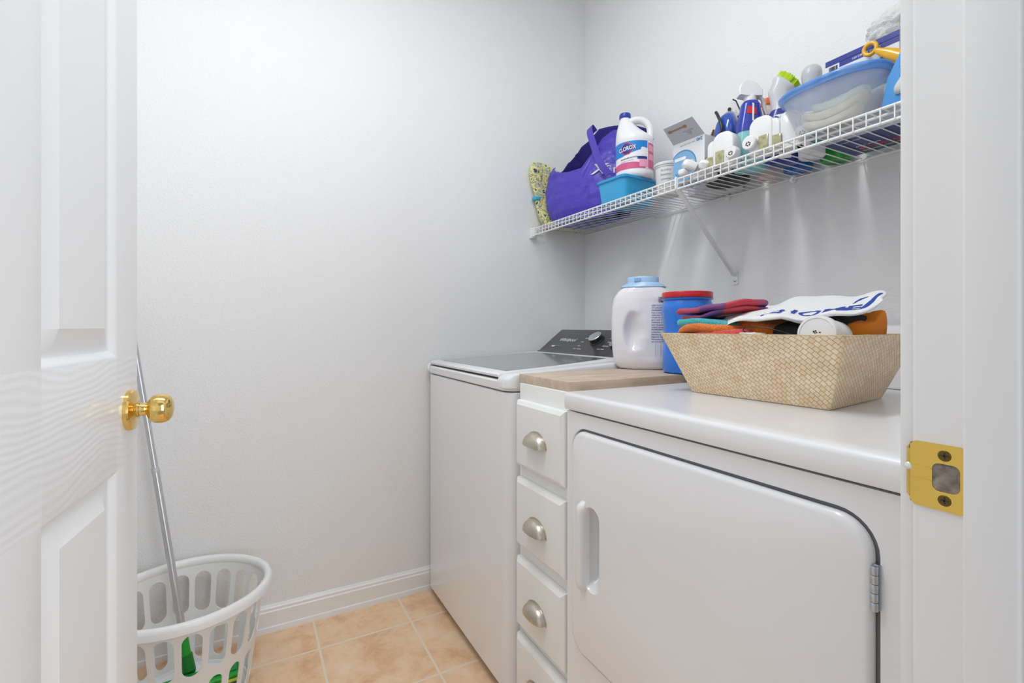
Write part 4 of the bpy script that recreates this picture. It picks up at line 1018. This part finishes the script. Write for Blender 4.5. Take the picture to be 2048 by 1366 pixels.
# ------------------------------------------------------------------ translucent storage bowl with blue lid
CLR = mat('cloudy_translucent_plastic', (.86, .92, .98), .2, alpha=.24, coat=.3)
BLID = mat('translucent_blue_lid', hexc('5aa2f4'), .3, alpha=.66, coat=.3)
sb = thing('storage_bowl', 'cloudy translucent oval bowl with a bright blue lid holding folded cream cloth', 'container', (1.184, .6245, Z0), RZ)
def bw(z, a, b): return sup(0, 0, z*.80, a*.885, b*.95, 2.5, 60)
bm = B(); loft(bm, [bw(0, .078, .034), bw(.003, .086, .040), bw(.012, .090, .043), bw(.10, .116, .062), bw(.120, .124, .067), bw(.123, .128, .070), bw(.1245, .127, .069), bw(.119, .1215, .0645), bw(.10, .114, .060), bw(.012, .088, .041), bw(.004, .080, .036)], capends=(True, True)); finish('bowl', bm, CLR, sb, ang=60)
bm = B(); loft(bm, [bw(.113, .1245, .0675), bw(.112, .1275, .0705), bw(.121, .1310, .0730), bw(.1225, .1330, .075), bw(.129, .1335, .0755), bw(.1325, .1310, .073), bw(.1325, .121, .064), bw(.1285, .118, .061)]); finish('lid', bm, BLID, sb, ang=60)
CRM = mat('cream_cloth', hexc('ddd3bb'), .9, bump=(300, .5, .002), var=(50, .12))
ck = thing('folded_cloth', 'cream and pale green cloth folded inside the translucent bowl', 'cloth', (1.182, .6265, Z0+.006), RZ)
for k, (z0, a, b, cx) in enumerate(((0, .062, .028, .0), (.018, .068, .031, .006), (.036, .058, .032, .018))):
    bm = B(); loft(bm, [sup(cx, 0, z0+z, a*s_, b*s_, 3, 44) for z, s_ in ((0, .9), (.004, .98), (.010, 1), (.017, .97), (.0195, .8))])
    for v in bm.verts: v.co.z += .35*(v.co.x-cx)**2/.07+.002*nz(v.co, 40, k); v.co.z = max(v.co.z, .001)
    finish('fold', bm, CRM if k < 2 else mat('pale_mint_cloth', hexc('cfdccf'), .9, bump=(300, .5, .002)), ck, ang=80)

# ------------------------------------------------------------------ duster with yellow handle, on top of the navy carton
du = thing('duster', 'fluffy white duster with a yellow looped handle above the navy carton', 'duster', (0, 0, 0))
bm = B(); bmesh.ops.create_icosphere(bm, subdivisions=5, radius=1)
for v in bm.verts:
    d = v.co.normalized(); r_ = 1+.08*nz(d, 3.1, 1)+.07*nz(d, 9, 2)+.12*abs(nz(d, 22, 3))
    v.co = V((1.330+.066*d.x*r_, .530+.085*d.y*r_, 1.758+.046*d.z*r_))
    v.co.z = max(v.co.z, 1.7265)
tag(finish('fluff', bm, mat('fluffy_white', (.93, .92, .90), .95, bump=(500, 1, .004), sheen=.4), du, ang=180), 'white fluffy dusting head', kind='stuff')
YEL = mat('yellow_handle', hexc('f2b31c'), .3, coat=.3)
Lp, Rp = V((1.250, .580, 1.702)), V((1.250, .500, 1.640))
bm = B(); ddir = (Rp-Lp).normalized(); up_ = V((0, 0, 1)); up_ = (up_-ddir*up_.dot(ddir)).normalized()
P = [Lp+ddir*.013*math.cos(t*PI/12)+up_*.0125*math.sin(t*PI/12) for t in range(25)]
tube(bm, P, .0045, 10, up=(1, 0, 0))
P = [Lp+ddir*(.014+.010*k)+up_*0 for k in range(14)]
tube(bm, P, [.0055, .0075, .0095, .0112, .0125, .0132, .0136, .0138, .0138, .0136, .013, .013, .012, .01], 16, rb=.75, up=(1, 0, 0)); finish('handle', bm, YEL, du, ang=60)

# ------------------------------------------------------------------ blue blister pack by the door frame
bp_ = thing('blister_pack', 'bright blue card pack with moulded grey-white tool at the right end of the shelf', 'package', (1.165, .42, Z0), RZ+math.radians(3))
bm = B(); outl = [(-.0975, .006), (-.088, .062), (-.062, .118), (-.040, .155), (.02, .205), (.08, .21), (.08, .003), (-.094, .003)]
# outline in the package's own plane, leaning back a little
loft(bm, [[V((x, y+z*.03, z)) for x, z in outl] for y in (0, .0025)]); finish('card', bm, mat('cyan_blue_card', hexc('0f86d2'), .35, coat=.3), bp_, smooth=False)
bm = B(); tl_ = [(-.074, .024), (-.075, .034), (-.066, .048), (-.058, .062), (-.064, .078), (-.062, .098), (-.050, .116), (-.03, .128), (.0, .13), (.02, .11), (.02, .02), (-.04, .020)]
def shr(k): cx, cz = -.02, .07; return [(cx+(x-cx)*k, cz+(z-cz)*k) for x, z in tl_]
loft(bm, [[V((x, y+z*.03, z)) for x, z in shr(k)] for k, y in ((1, -.0002), (.98, -.008), (.9, -.014), (.7, -.016))]); bt = finish('blister_tool', bm, mat('greyish_white_mould', (.72, .73, .74), .3, coat=.4), bp_, ang=60)
bm = B(); tube(bm, [(-.038, -.0165, .095), (-.030, -.017, .112)], .0014, 6); finish('slot', bm, DARK, bt)
bm = B(); tube(bm, [(-.028, -.014, .045), (-.028, -.019, .046)], .006, 14); finish('button', bm, CIR2, bt)
# ------------------------------------------------------------------ detergent tub on the board
BZ = .9357
dj = thing('detergent_tub', 'large white laundry pod tub with pale blue lid and moulded side grip', 'detergent', (1.093, 1.141, BZ), -math.radians(43.7)-math.radians(4)); dj.scale = (.942, .82, 1)
GW = mat('glossy_white_tub', (.84, .83, .87), .16, coat=.6)
PBL = mat('pale_blue_lid', hexc('a8cdf2'), .35, coat=.2)
jr = [(0, .074, .044), (.004, .082, .050), (.012, .090, .056), (.030, .097, .061), (.060, .101, .064), (.10, .1035, .0655), (.15, .104, .066), (.195, .102, .065), (.222, .096, .062), (.240, .084, .058), (.252, .070, .054), (.256, .060, .050)]
NR = 72
bm = B(); rings = []
zs_ = []
def jint(z):
    for (z0, a0, b0), (z1, a1, b1) in zip(jr, jr[1:]):
        if z <= z1: t = (z-z0)/(z1-z0); return a0+(a1-a0)*t, b0+(b1-b0)*t
    return jr[-1][1:]
levels = [0, .002, .004, .008, .012, .02]+[.03+.006*k for k in range(34)]+[.236, .240, .244, .248, .252, .256]
for z in levels:
    a, b = jint(z); rg = []
    for p in sup(0, 0, z, a, b, 2.7, NR):
        # moulded grip: a crescent hollow on the front left
        if p.y < 0:
            ex = (p.x+.028)/.030; ez = (z-.118)/.062
            d2 = ex*ex+ez*ez
            cut = max(0, 1-d2)**.8
            if p.x < -.02: cut *= 1
            p.y += .030*cut*(1 if p.x > -.055 else .4)
            # raised label field on the right
            w_ = 1/(1+math.exp(-(p.x-(.010-.030*((z-.13)/.1)**2*0+.022*math.exp(-((z-.118)/.045)**2)))/.0025))
            if .035 < z < .215: p.y -= -.0022*w_
        rg.append(p)
    rings.append(rg)
loft(bm, rings); jb = bm.copy(); jbv = BVHTree.FromBMesh(jb); finish('tub_body', bm, GW, dj, ang=75)
def onj(x, z, off=.0006):
    h = jbv.ray_cast(V((x, -.3, z)), V((0, 1, 0))); return h[0]+V((0, -off, 0)) if h[0] else V((x, -.06, z))
bm = B(); loft(bm, [sup(0, 0, z, a, b, 2.3, 48) for z, a, b in ((.2535, .074, .056), (.2560, .0745, .0565), (.262, .066, .053), (.267, .056, .0475), (.269, .0525, .046))]); loft(bm, [sup(0, 0, z, a, b, 2.2, 48) for z, a, b in ((.266, .051, .045), (.284, .051, .045), (.287, .049, .043), (.2875, .044, .039))])
ld = finish('lid', bm, PBL, dj, ang=40)
bm = B(); box(bm, -.026, -.004, -.0475, -.040, .271, .2835, .0015); finish('lid_tab', bm, PBL, ld)
bm = B()
for k in range(5): box(bm, -.0235+.0042*k, -.0222+.0042*k, -.0482, -.0472, .273, .282)
finish('tab_ribs', bm, mat('blue_rib', hexc('6f9fd6'), .4), ld)
for k, s_ in enumerate(('KEEP OUT OF REACH', 'OF CHILDREN', 'WARNING: harmful', 'if put in mouth or', 'swallowed. Eye', 'irritant. Do not', 'get in eyes. If', 'swallowed or in', 'eyes call poison', 'control center.', 'INGREDIENTS', 'surfactants', 'enzymes, polymers', 'fragrance, dyes', 'Directions: put', 'pac in drum first')):
    lettering('label_print', s_, .0062, NAVY, dj, lambda a, b, d, k=k: onj(.030+a, .196-.0073*k+b, .0008+d), align='LEFT')
bm = B(); x = .052; random.seed(2)
while x < .076:
    w_ = random.choice((.0006, .0012, .0018)); p0, p1 = onj(x, .205), onj(x+w_, .205)
    loft(bm, [[V((q_.x, q_.y-o, z)) for q_, o in ((p0, 0), (p0, .0006), (p1, .0006), (p1, 0))] for z in (.205, .222)]); x += w_+random.choice((.0009, .0015))
finish('barcode', bm, DTXT, dj, smooth=False)
bm = B()
for x in (.040, .056):
    P = [onj(x, z, .0006) for z in [.045+.006*k for k in range(7)]]; tube(bm, P, .0011, 6)
finish('grip_ribs', bm, GW, dj)
jb.free()

# ------------------------------------------------------------------ blue can with red lid
cn_ = thing('plastic_can', 'bright blue plastic can with a red snap lid behind the woven basket', 'can', (1.1040, .9768, BZ), -math.radians(48)); cn_.scale = (.985, .985, .99)
CB = mat('bright_blue_plastic', hexc('1f78e0'), .22, coat=.4)
bm = B(); lathe(bm, [(0, 0), (.060, 0), (.066, .003), (.068, .010), (.069, .06), (.0665, .085), (.0645, .110), (.065, .135), (.0685, .160), (.071, .178), (.0708, .192), (.067, .203), (.0655, .208), (.070, .2095), (.0715, .212), (.0715, .2135), (.066, .2145), (.066, .225), (0, .225)], n=64, caps=False); finish('can_body', bm, CB, cn_, ang=45)
bm = B(); lathe(bm, [(.0665, .2155), (.0695, .2155), (.0702, .217), (.0702, .2285), (.069, .2312), (.066, .2322), (.062, .2312), (.060, .2300), (0, .2300)], n=64, caps=False); finish('lid', bm, mat('red_plastic', hexc('c81420'), .35, coat=.2), cn_, ang=40)
bm = B(); box(bm, -.020, -.010, -.0775, -.066, .2175, .2200, .001); finish('lid_tab', bm, bpy.data.materials['red_plastic'], cn_)

# ------------------------------------------------------------------ woven basket on the dryer
wk = thing('woven_basket', 'flared rectangular woven palm-leaf basket full of towels on the dryer', 'basket', (0, 0, 0))
bz0, bz1 = .9170, 1.0505
bot = [(.9038, .7882), (.9154, .4886), (1.1748, .5222), (1.165, .800)]
e_ = .049
top = [(.9038-e_, .7882+e_), (.9154-e_, .4886-e_), (1.1748+e_-.004, .5222-e_+.0), (1.165+e_, .800+e_)]
bm = B(); uvl = bm.loops.layers.uv.new('UVMap')
def corner_ring(pts, r, z, n=3):
    out = []
    m_ = len(pts)
    for i in range(m_):
        p = V(pts[i]); a = (V(pts[i-1])-p).normalized(); b = (V(pts[(i+1) % m_])-p).normalized()
        for k in range(n+1):
            t = k/n; q = p+a*r*(1-t)**2+b*r*t**2; out.append(V((q.x, q.y, z)))
    return out
NS = 14
def side_ring(t, inset=0, zoff=0):
    pts = [(b_[0]+(t_[0]-b_[0])*t, b_[1]+(t_[1]-b_[1])*t) for b_, t_ in zip(bot, top)]
    if inset:
        cx = sum(p[0] for p in pts)/4; cy = sum(p[1] for p in pts)/4
        pts = [(p[0]-math.copysign(inset, p[0]-cx), p[1]-math.copysign(inset, p[1]-cy)) for p in pts]
    base = corner_ring(pts, .006, bz0+(bz1-bz0)*t+zoff)
    return base
def dense(ring, n=10):
    out = []
    for i in range(len(ring)):
        a, b = ring[i], ring[(i+1) % len(ring)]
        L = (b-a).length; k = n if L > .05 else 1
        for j in range(k): out.append(a.lerp(b, j/k))
    return out
outer = [dense(side_ring(k/8)) for k in range(9)]
for r_ in outer:
    for v_ in r_: v_.z += 0
lastr = outer[-1]
for i, v_ in enumerate(lastr): v_.z += .0012*nz(v_, 18, 3)
innr = [dense(side_ring(k/8, .0045, .002 if k == 0 else 0)) for k in range(8, -1, -1)]
L_ = loft(bm, outer+innr)
bm.verts.ensure_lookup_table()
# UVs in metres along each side and up the slope
peri = {}
for r_i, r_ in enumerate(L_):
    d_ = 0
    for i, v in enumerate(r_):
        peri[v] = i
ref = outer[4]; cum = [0]
for i in range(len(ref)): cum.append(cum[-1]+(ref[(i+1) % len(ref)]-ref[i]).length)
hlen = math.hypot(e_, bz1-bz0)
rowof = {v: ri for ri, r_ in enumerate(L_) for v in r_}
for f in bm.faces:
    idx = [peri[l.vert] for l in f.loops]; wrap = max(idx)-min(idx) > len(ref)/2 and len(f.loops) == 4
    for l in f.loops:
        if len(f.loops) > 4: l[uvl].uv = (l.vert.co.y, l.vert.co.x); continue
        i = peri[l.vert]; u = cum[len(ref)] if (wrap and i == 0) else cum[i]
        ri = rowof[l.vert]; vv = ri if ri <= 8 else 16-ri+1
        l[uvl].uv = (u, vv/8*hlen)
finish('basket_body', bm, weave_material(), wk, ang=40)
bm = B(); rg_o = dense(side_ring(1.0)); P = [p+V((0, 0, .0004)) for p in rg_o]
R_ = []
for i, p in enumerate(P):
    R_.append(p)
loft(bm, [[p+V((0, 0, -.0005)) for p in dense(side_ring(1.0, -.0008))], [p+V((0, 0, .0012)) for p in dense(side_ring(1.0, -.0002))], [p+V((0, 0, .0016)) for p in dense(side_ring(1.0, .0025))], [p+V((0, 0, .0008)) for p in dense(side_ring(1.0, .005))], [p+V((0, 0, -.002)) for p in dense(side_ring(1.0, .0052))]], cap=False)
finish('rim', bm, mat('palm_leaf_rim', hexc('e2cfa2'), .6, bump=(200, .6, .001), var=(60, .2)), wk, ang=60)

# ------------------------------------------------------------------ cloth helper: a folded pad, optionally bent
def pad(cx, cy, cz, L, W, H, rz=0, p=3.2, wav=.006, sc=16, seed=1, tilt=(0, 0), sag=0, nu=60, nr=9, edge=0, droop=None):
    """rounded slab of cloth: local x length, y width; returns bmesh in world coordinates"""
    bm = B(); rings = []
    prof = []
    for k in range(nr+1):
        t = -PI/2+PI*k/nr; prof.append((math.cos(t), math.sin(t)))
    rr = []
    for s_ in (.25, .6, .85): rr.append((s_, -1))
    for c, s in prof[1:-1]: rr.append((.90+.10*abs(c)**.8, s))
    for s_ in (.85, .6, .25): rr.append((s_, 1))
    rot = Matrix.Rotation(rz, 3, 'Z')
    for s_, h in rr:
        ring = []
        for q in sup(0, 0, 0, L/2*s_, W/2*s_, p, nu):
            x, y = q.x, q.y
            z = h*H/2
            ww = V((x, y, seed*1.7))
            z += wav*nz(ww, sc, seed)+tilt[0]*x+tilt[1]*y-sag*((x/(L/2))**2)
            if droop: z += droop(x, y)
            if s_ > .8:
                k = 1+edge*nz((math.atan2(y, x)*.5, seed, h*.15), 3.5, seed); x *= k; y *= k
            ring.append(rot @ V((x, y, z))+V((cx, cy, cz)))
        rings.append(ring)
    loft(bm, rings); return bm
TEALT = terry('teal_terry', hexc('3fb4bc')); ORT = terry('orange_terry', hexc('ee8030')); CORT = terry('coral_terry', hexc('e85a52')); OR2 = terry('deep_orange_terry', hexc('e87a12'))
def cloth(nm, label, cat, bm, m, grp=None): o = finish(nm, bm, m, None, ang=180); return tag(o, label, cat, grp)
cloth('towel', 'coral red terry towel, lowest of the towels at the left of the woven basket', 'towel', pad(.975, .730, 1.009, .145, .160, .100, PI/2+.08, seed=4, edge=.05), CORT)
cloth('towel', 'light orange terry towel between the coral towel and the teal towel', 'towel', pad(.978, .765, 1.0590, .17, .17, .020, PI/2+.04, seed=5, tilt=(0, 0), droop=lambda x, y: .006*math.cos(x*24)-.010*max(0, x/.08)), ORT)
cloth('towel', 'teal terry towel on top of the light orange towel', 'towel', pad(.985, .775, 1.0760, .17, .165, .019, PI/2+.03, seed=6, droop=lambda x, y: -.012*max(0, -x/.08)**1.5+.0), TEALT)
cloth('towel', 'deep orange terry towel in the middle of the woven basket under the white tea towel', 'towel', pad(1.035, .690, 1.041, .225, .18, .100, PI/2-.05, seed=7, wav=.008, droop=lambda x, y: -.016*max(0, -x/.1)-.12*y), OR2)
# patterned purple and red cloth
m = mat('red_purple_print_cloth', hexc('b5485f'), .7); n, l = nodes(m); b_ = n['Principled BSDF']
tc = n.new('ShaderNodeTexCoord'); vo = n.new('ShaderNodeTexVoronoi'); vo.inputs['Scale'].default_value = 15; l.new(tc.outputs['Object'], vo.inputs['Vector'])
sx_ = n.new('ShaderNodeSeparateColor'); l.new(vo.outputs['Color'], sx_.inputs[0])
r = n.new('ShaderNodeValToRGB'); r.color_ramp.interpolation = 'CONSTANT'; e = r.color_ramp.elements
e[0].position = 0; e[0].color = (*hexc('c8434f'), 1); e[1].position = .42; e[1].color = (*hexc('7d4a86'), 1)
for p_, c_ in ((.72, 'b64a68'), (.94, 'e6dde2')): x = e.new(p_); x.color = (*hexc(c_), 1)
l.new(sx_.outputs[0], r.inputs['Fac']); l.new(r.outputs['Color'], b_.inputs['Base Color'])
PC = m
pc = thing('patterned_cloth', 'folded red and purple patterned cloth on the teal towel', 'cloth', (0, 0, 0))
finish('lower_fold', pad(1.005, .780, 1.0905, .185, .15, .010, PI/2-.10, seed=8, wav=.004, droop=lambda x, y: .02*max(0, -x/.1)), PC, pc, ang=180)
finish('upper_fold', pad(1.000, .785, 1.1040, .205, .15, .0135, PI/2-.12, seed=9, wav=.005, droop=lambda x, y: .018*max(0, -x/.1)), PC, pc, ang=180)
# black cloth, white tea towel, orange cloth at the right
cloth('black_cloth', 'black cloth showing as a dark band beneath the white tea towel', 'cloth', pad(1.030, .568, 1.0700, .135, .19, .026, PI/2+.03, seed=10, wav=.003, droop=lambda x, y: -.010*(x/.11)**2-.18*y), mat('black_fabric', (.012, .013, .014), .9, bump=(500, .4, .001)))
tt = thing('tea_towel', 'white waffle tea towel with blue lettering draped over the top of the basket contents', 'towel', (0, 0, 0))
def dr_t(x, y):     # x>0 toward the far left end, y<0 the room side
    z = .010*math.exp(-((x-.02)/.05)**2)+.013*max(0, -x/.14)
    z += -.26*y      # slopes down toward the room
    z += .0035*math.sin(x*70+y*30)
    return z
tbm = pad(1.020, .6080, 1.0975, .30, .205, .0095, PI/2+.06, seed=11, wav=.007, sc=13, p=3.6, nu=110, edge=.10, droop=dr_t)
tc_ = tbm.copy(); tbv = BVHTree.FromBMesh(tc_)
finish('towel_cloth', tbm, mat('white_waffle_cotton', (.86, .86, .86), .85, bump=(380, .5, .0015)), tt, ang=180)
INK = mat('blue_ink', hexc('2348a8'), .7)
def ontop(x, y, off=.0006):
    h = tbv.ray_cast(V((x, y, 1.3)), V((0, 0, -1))); return (h[0]+V((0, 0, off))) if h[0] else V((x, y, 1.1))
def tfn(cx, cy, ang, sx=1): 
    c, s = math.cos(ang), math.sin(ang)
    return lambda a, b, d: ontop(cx+(b*c+a*s)*sx, cy-(a*c-b*s), .0006+d)
lettering('ink_lettering', 'YO', .036, INK, tt, tfn(.952, .625, .45), bold=.001)
lettering('ink_lettering', 'HOME', .050, INK, tt, tfn(.978, .545, .35), bold=.001)
def ink_poly(P):
    bm = B(); dens = []
    for i in range(len(P)):
        a, b = P[i], P[(i+1) % len(P)]
        for k in range(6): dens.append((a[0]+(b[0]-a[0])*k/6, a[1]+(b[1]-a[1])*k/6))
    cx = sum(p[0] for p in dens)/len(dens); cy = sum(p[1] for p in dens)/len(dens)
    loft(bm, [[ontop(cx+(x-cx)*k, cy+(y-cy)*k, o) for x, y in dens] for k, o in ((1, 0), (1, .0008), (.7, .0009), (.4, .0009), (.05, .0009))])
    finish('ink_motif', bm, INK, tt, ang=60)
ink_poly([(.965, .505), (1.000, .512), (1.005, .500), (.975, .490)]); ink_poly([(1.03, .508), (1.065, .512), (1.062, .495)]); ink_poly([(.985, .476), (1.07, .482), (1.07, .474), (.99, .468)])
tc_.free()
cloth('orange_cloth', 'crumpled thin orange cloth at the right end of the woven basket', 'cloth', pad(1.072, .526, 1.056, .084, .160, .058, PI/2+.12, seed=12, wav=.014, sc=26, nu=90, edge=.06, droop=lambda x, y: -.16*y), mat('orange_cotton', hexc('ee8a1c'), .85, bump=(300, .3, .001)))
# small things poking out of the basket
jar = thing('capped_jar', 'white capped supplement jar lying with its dark-printed lid toward the room', 'jar', (.905, .4985, 1.0520), 0)
q_ = V((-1, -.10, .12)).normalized().to_track_quat('Z', 'Y').to_matrix()
def lying(prof, n=44):
    bm = B(); lathe(bm, prof, n=n, caps=False)
    for v in bm.verts: v.co = q_ @ v.co
    return bm
finish('jar_body', lying([(0, -.06), (.028, -.058), (.031, -.052), (.031, -.004), (.028, 0), (0, 0)]), PWH, jar, ang=40)
cp_ = finish('lid', lying([(0, 0), (.0325, 0), (.0335, .001), (.0335, .016), (.0318, .0185), (.0285, .019), (.0275, .0178), (0, .0178)]), WG, jar, ang=40)
bm = B()
for x, y, w_, h_ in ((-.0042, .0035, .003, .0035), (-.0012, .0048, .0022, .0028), (.0006, .0020, .0028, .0018), (-.0022, .0010, .0022, .0018), (.0058, .0022, .0028, .0024)): prism(bm, [(x+q[0], y+q[1]) for q in rrect(w_, h_, .0008, 2)], .0178, .0183, axis='z')
for v in bm.verts: v.co = q_ @ v.co
finish('lid_print', bm, VENT, cp_, smooth=False)
cd = thing('dark_cord', 'thin black cord looped over the deep orange towel', 'cord', (0, 0, 0))
bm = B(); tube(bm, spline([(.925, .560, 1.0500), (.915, .590, 1.0600), (.908, .620, 1.0660), (.905, .645, 1.0655), (.906, .655, 1.0600), (.910, .650, 1.0530), (.915, .635, 1.046), (.93, .62, 1.040)], 8), .0011, 8); finish('cord', bm, BLACKP, cd, ang=80)
bm = pad(.915, .640, 1.0490, .05, .035, .010, PI/2+.3, seed=14, wav=.003); cloth('beige_tag', 'small beige card lying beside the looped black cord', 'card', bm, mat('beige_card', hexc('d9cdb8'), .7))
bm = pad(.900, .628, 1.0485, .032, .026, .012, PI/2-.3, seed=15, wav=.006, sc=50); cloth('paper_scrap', 'crumpled scrap of white tissue at the basket rim under the black cord', 'paper', bm, mat('white_tissue', (.85, .85, .85), .9))

# ------------------------------------------------------------------ laundry basket and mop behind the door
lb_ = thing('laundry_basket', 'white plastic laundry basket with long slotted sides on the tiles behind the door', 'laundry basket', (-.155, 1.665, 0))
LP = mat('white_basket_plastic', (.83, .83, .83), .35, coat=.1)
NC = 20
BA0, BB0, BA1, BB1, BH = .155, .143, .201, .190, .302
def wpt(u, z, off=0):
    t = z/BH; a = BA0+(BA1-BA0)*t+off; b = BB0+(BB1-BB0)*t+off; th = 2*PI*u
    return V((a*math.cos(th), b*math.sin(th), z))
bm = B()
cw = 1/NC; ZB = [.012, .150, BH]
def cell(u0, z0, z1, sw, s0, s1):
    n = 6; r = sw/2
    per = 1.24
    pts = rrect(sw, s1-s0, r*.999, n, 0, (s0+s1)/2)
    # same-count rectangle ring
    out = []; hw = cw*per/2; zc = (z0+z1)/2; hh = (z1-z0)/2
    for x, z in pts:
        k = min(hw/max(abs(x), 1e-6), hh/max(abs(z-zc), 1e-6)); out.append([x*k, zc+(z-zc)*k])
    for cx, cz in ((hw, z1), (-hw, z1), (-hw, z0), (hw, z0)):
        i = min(range(len(out)), key=lambda q: (out[q][0]-cx)**2+(out[q][1]-cz)**2); out[i] = [cx, cz]
    rg = []
    for P_, off in ((out, 0), (pts, 0), (pts, .0026), (out, .0026)):
        rg.append([wpt(u0+x/per, z, off) for x, z in P_])
    loft(bm, rg, cap=False)
for c in range(NC):
    cell((c+.5)*cw, ZB[0], ZB[1], .040, .028, .136)
    cell((c+.5)*cw, ZB[1], ZB[2], .046, .162, .280)
bmesh.ops.remove_doubles(bm, verts=bm.verts, dist=.0002)
finish('slotted_wall', bm, LP, lb_, ang=50)
bm = B(); loft(bm, [[V((BA0*k*math.cos(2*PI*i/64), BB0*k*math.sin(2*PI*i/64), z)) for i in range(64)] for k, z in ((.3, .004), (.95, .004), (1.0, .006), (1.02, .014), (.99, .0145), (.96, .008), (.3, .007))]); finish('base', bm, LP, lb_, ang=50)
bm = B(); rr = []
for dx, dz in ((.0, .298), (-.002, .305), (.0, .316), (.005, .3215), (.012, .3225), (.018, .319), (.0215, .311), (.0225, .297), (.0205, .297), (.019, .309), (.013, .314), (.006, .312), (.003, .300)):
    rr.append([V(((BA1+dx)*math.cos(2*PI*i/96), (BB1+dx)*math.sin(2*PI*i/96), dz)) for i in range(96)])
rr.append(rr[0]); loft(bm, rr, cap=False); finish('rim', bm, LP, lb_, ang=60)

mo = thing('sponge_mop', 'green sponge mop with a grey metal pole standing in the white laundry basket', 'mop', (0, 0, 0))
p0, p1 = V((-.151, 1.706, .058)), V((-.2901, 1.84, .9279)); pp = lambda t: p0+(p1-p0)*t
bm = B(); tube(bm, [pp(.126), pp(.665)], .0100, 20); finish('lower_pole', bm, ALU, mo, ang=50)
bm = B(); tube(bm, [pp(.655), pp(1.22)], .0086, 20); up_p = finish('upper_pole', bm, ALU, mo, ang=50)
bm = B(); tube(bm, [pp(.655), pp(.672)], .0108, 20); finish('joint_collar', bm, PGR, mo, ang=50)
bm = B(); tube(bm, [pp(.04), pp(.128)], .0118, 20); finish('green_socket', bm, GREENP, mo, ang=50)
bm = B(); tube(bm, [pp(.0), pp(.05)], [.017, .015], 20); box(bm, -.168, -.134, 1.698, 1.714, .048, .064, .004); finish('hinge_block', bm, mat('dark_green_plastic', hexc('0f7a2a'), .4), mo, ang=50)
HR = Matrix.Rotation(math.radians(4), 3, 'Z') @ Matrix.Rotation(math.radians(0), 3, 'Y')
def head(bm, c=(-.118, 1.660, .030)):
    for v in bm.verts: v.co = HR @ v.co+V(c)
    return bm
bm = B(); box(bm, -.098, .098, -.038, .038, .012, .024, .006, 3); finish('head_plate', head(bm), GREENP, mo)
bm = B(); box(bm, -.100, .100, -.041, .041, .004, .012, .003, 2); finish('head_rim', head(bm), mat('lime_yellow_plastic', hexc('d7dc5a'), .5), mo)
bm = B(); box(bm, -.097, .097, -.038, .038, -.016, .004, .004, 2); finish('sponge', head(bm), mat('grey_green_sponge', hexc('6c7868'), .95, bump=(300, .8, .003)), mo)
bm = B()
for s in (-1, 1): box(bm, s*.052-.040, s*.052+.040, -.020, .022, .0235, .0285, .004, 3)
pl_ = finish('raised_plates', head(bm), mat('mid_green_plastic', hexc('0f9038'), .35), mo)
bm = text_bm('Libman', .013)
for v in bm.verts: v.co = V((v.co.x+.052, v.co.y, .0287+v.co.z))
finish('head_lettering', head(bm), LTXT, pl_, smooth=False)
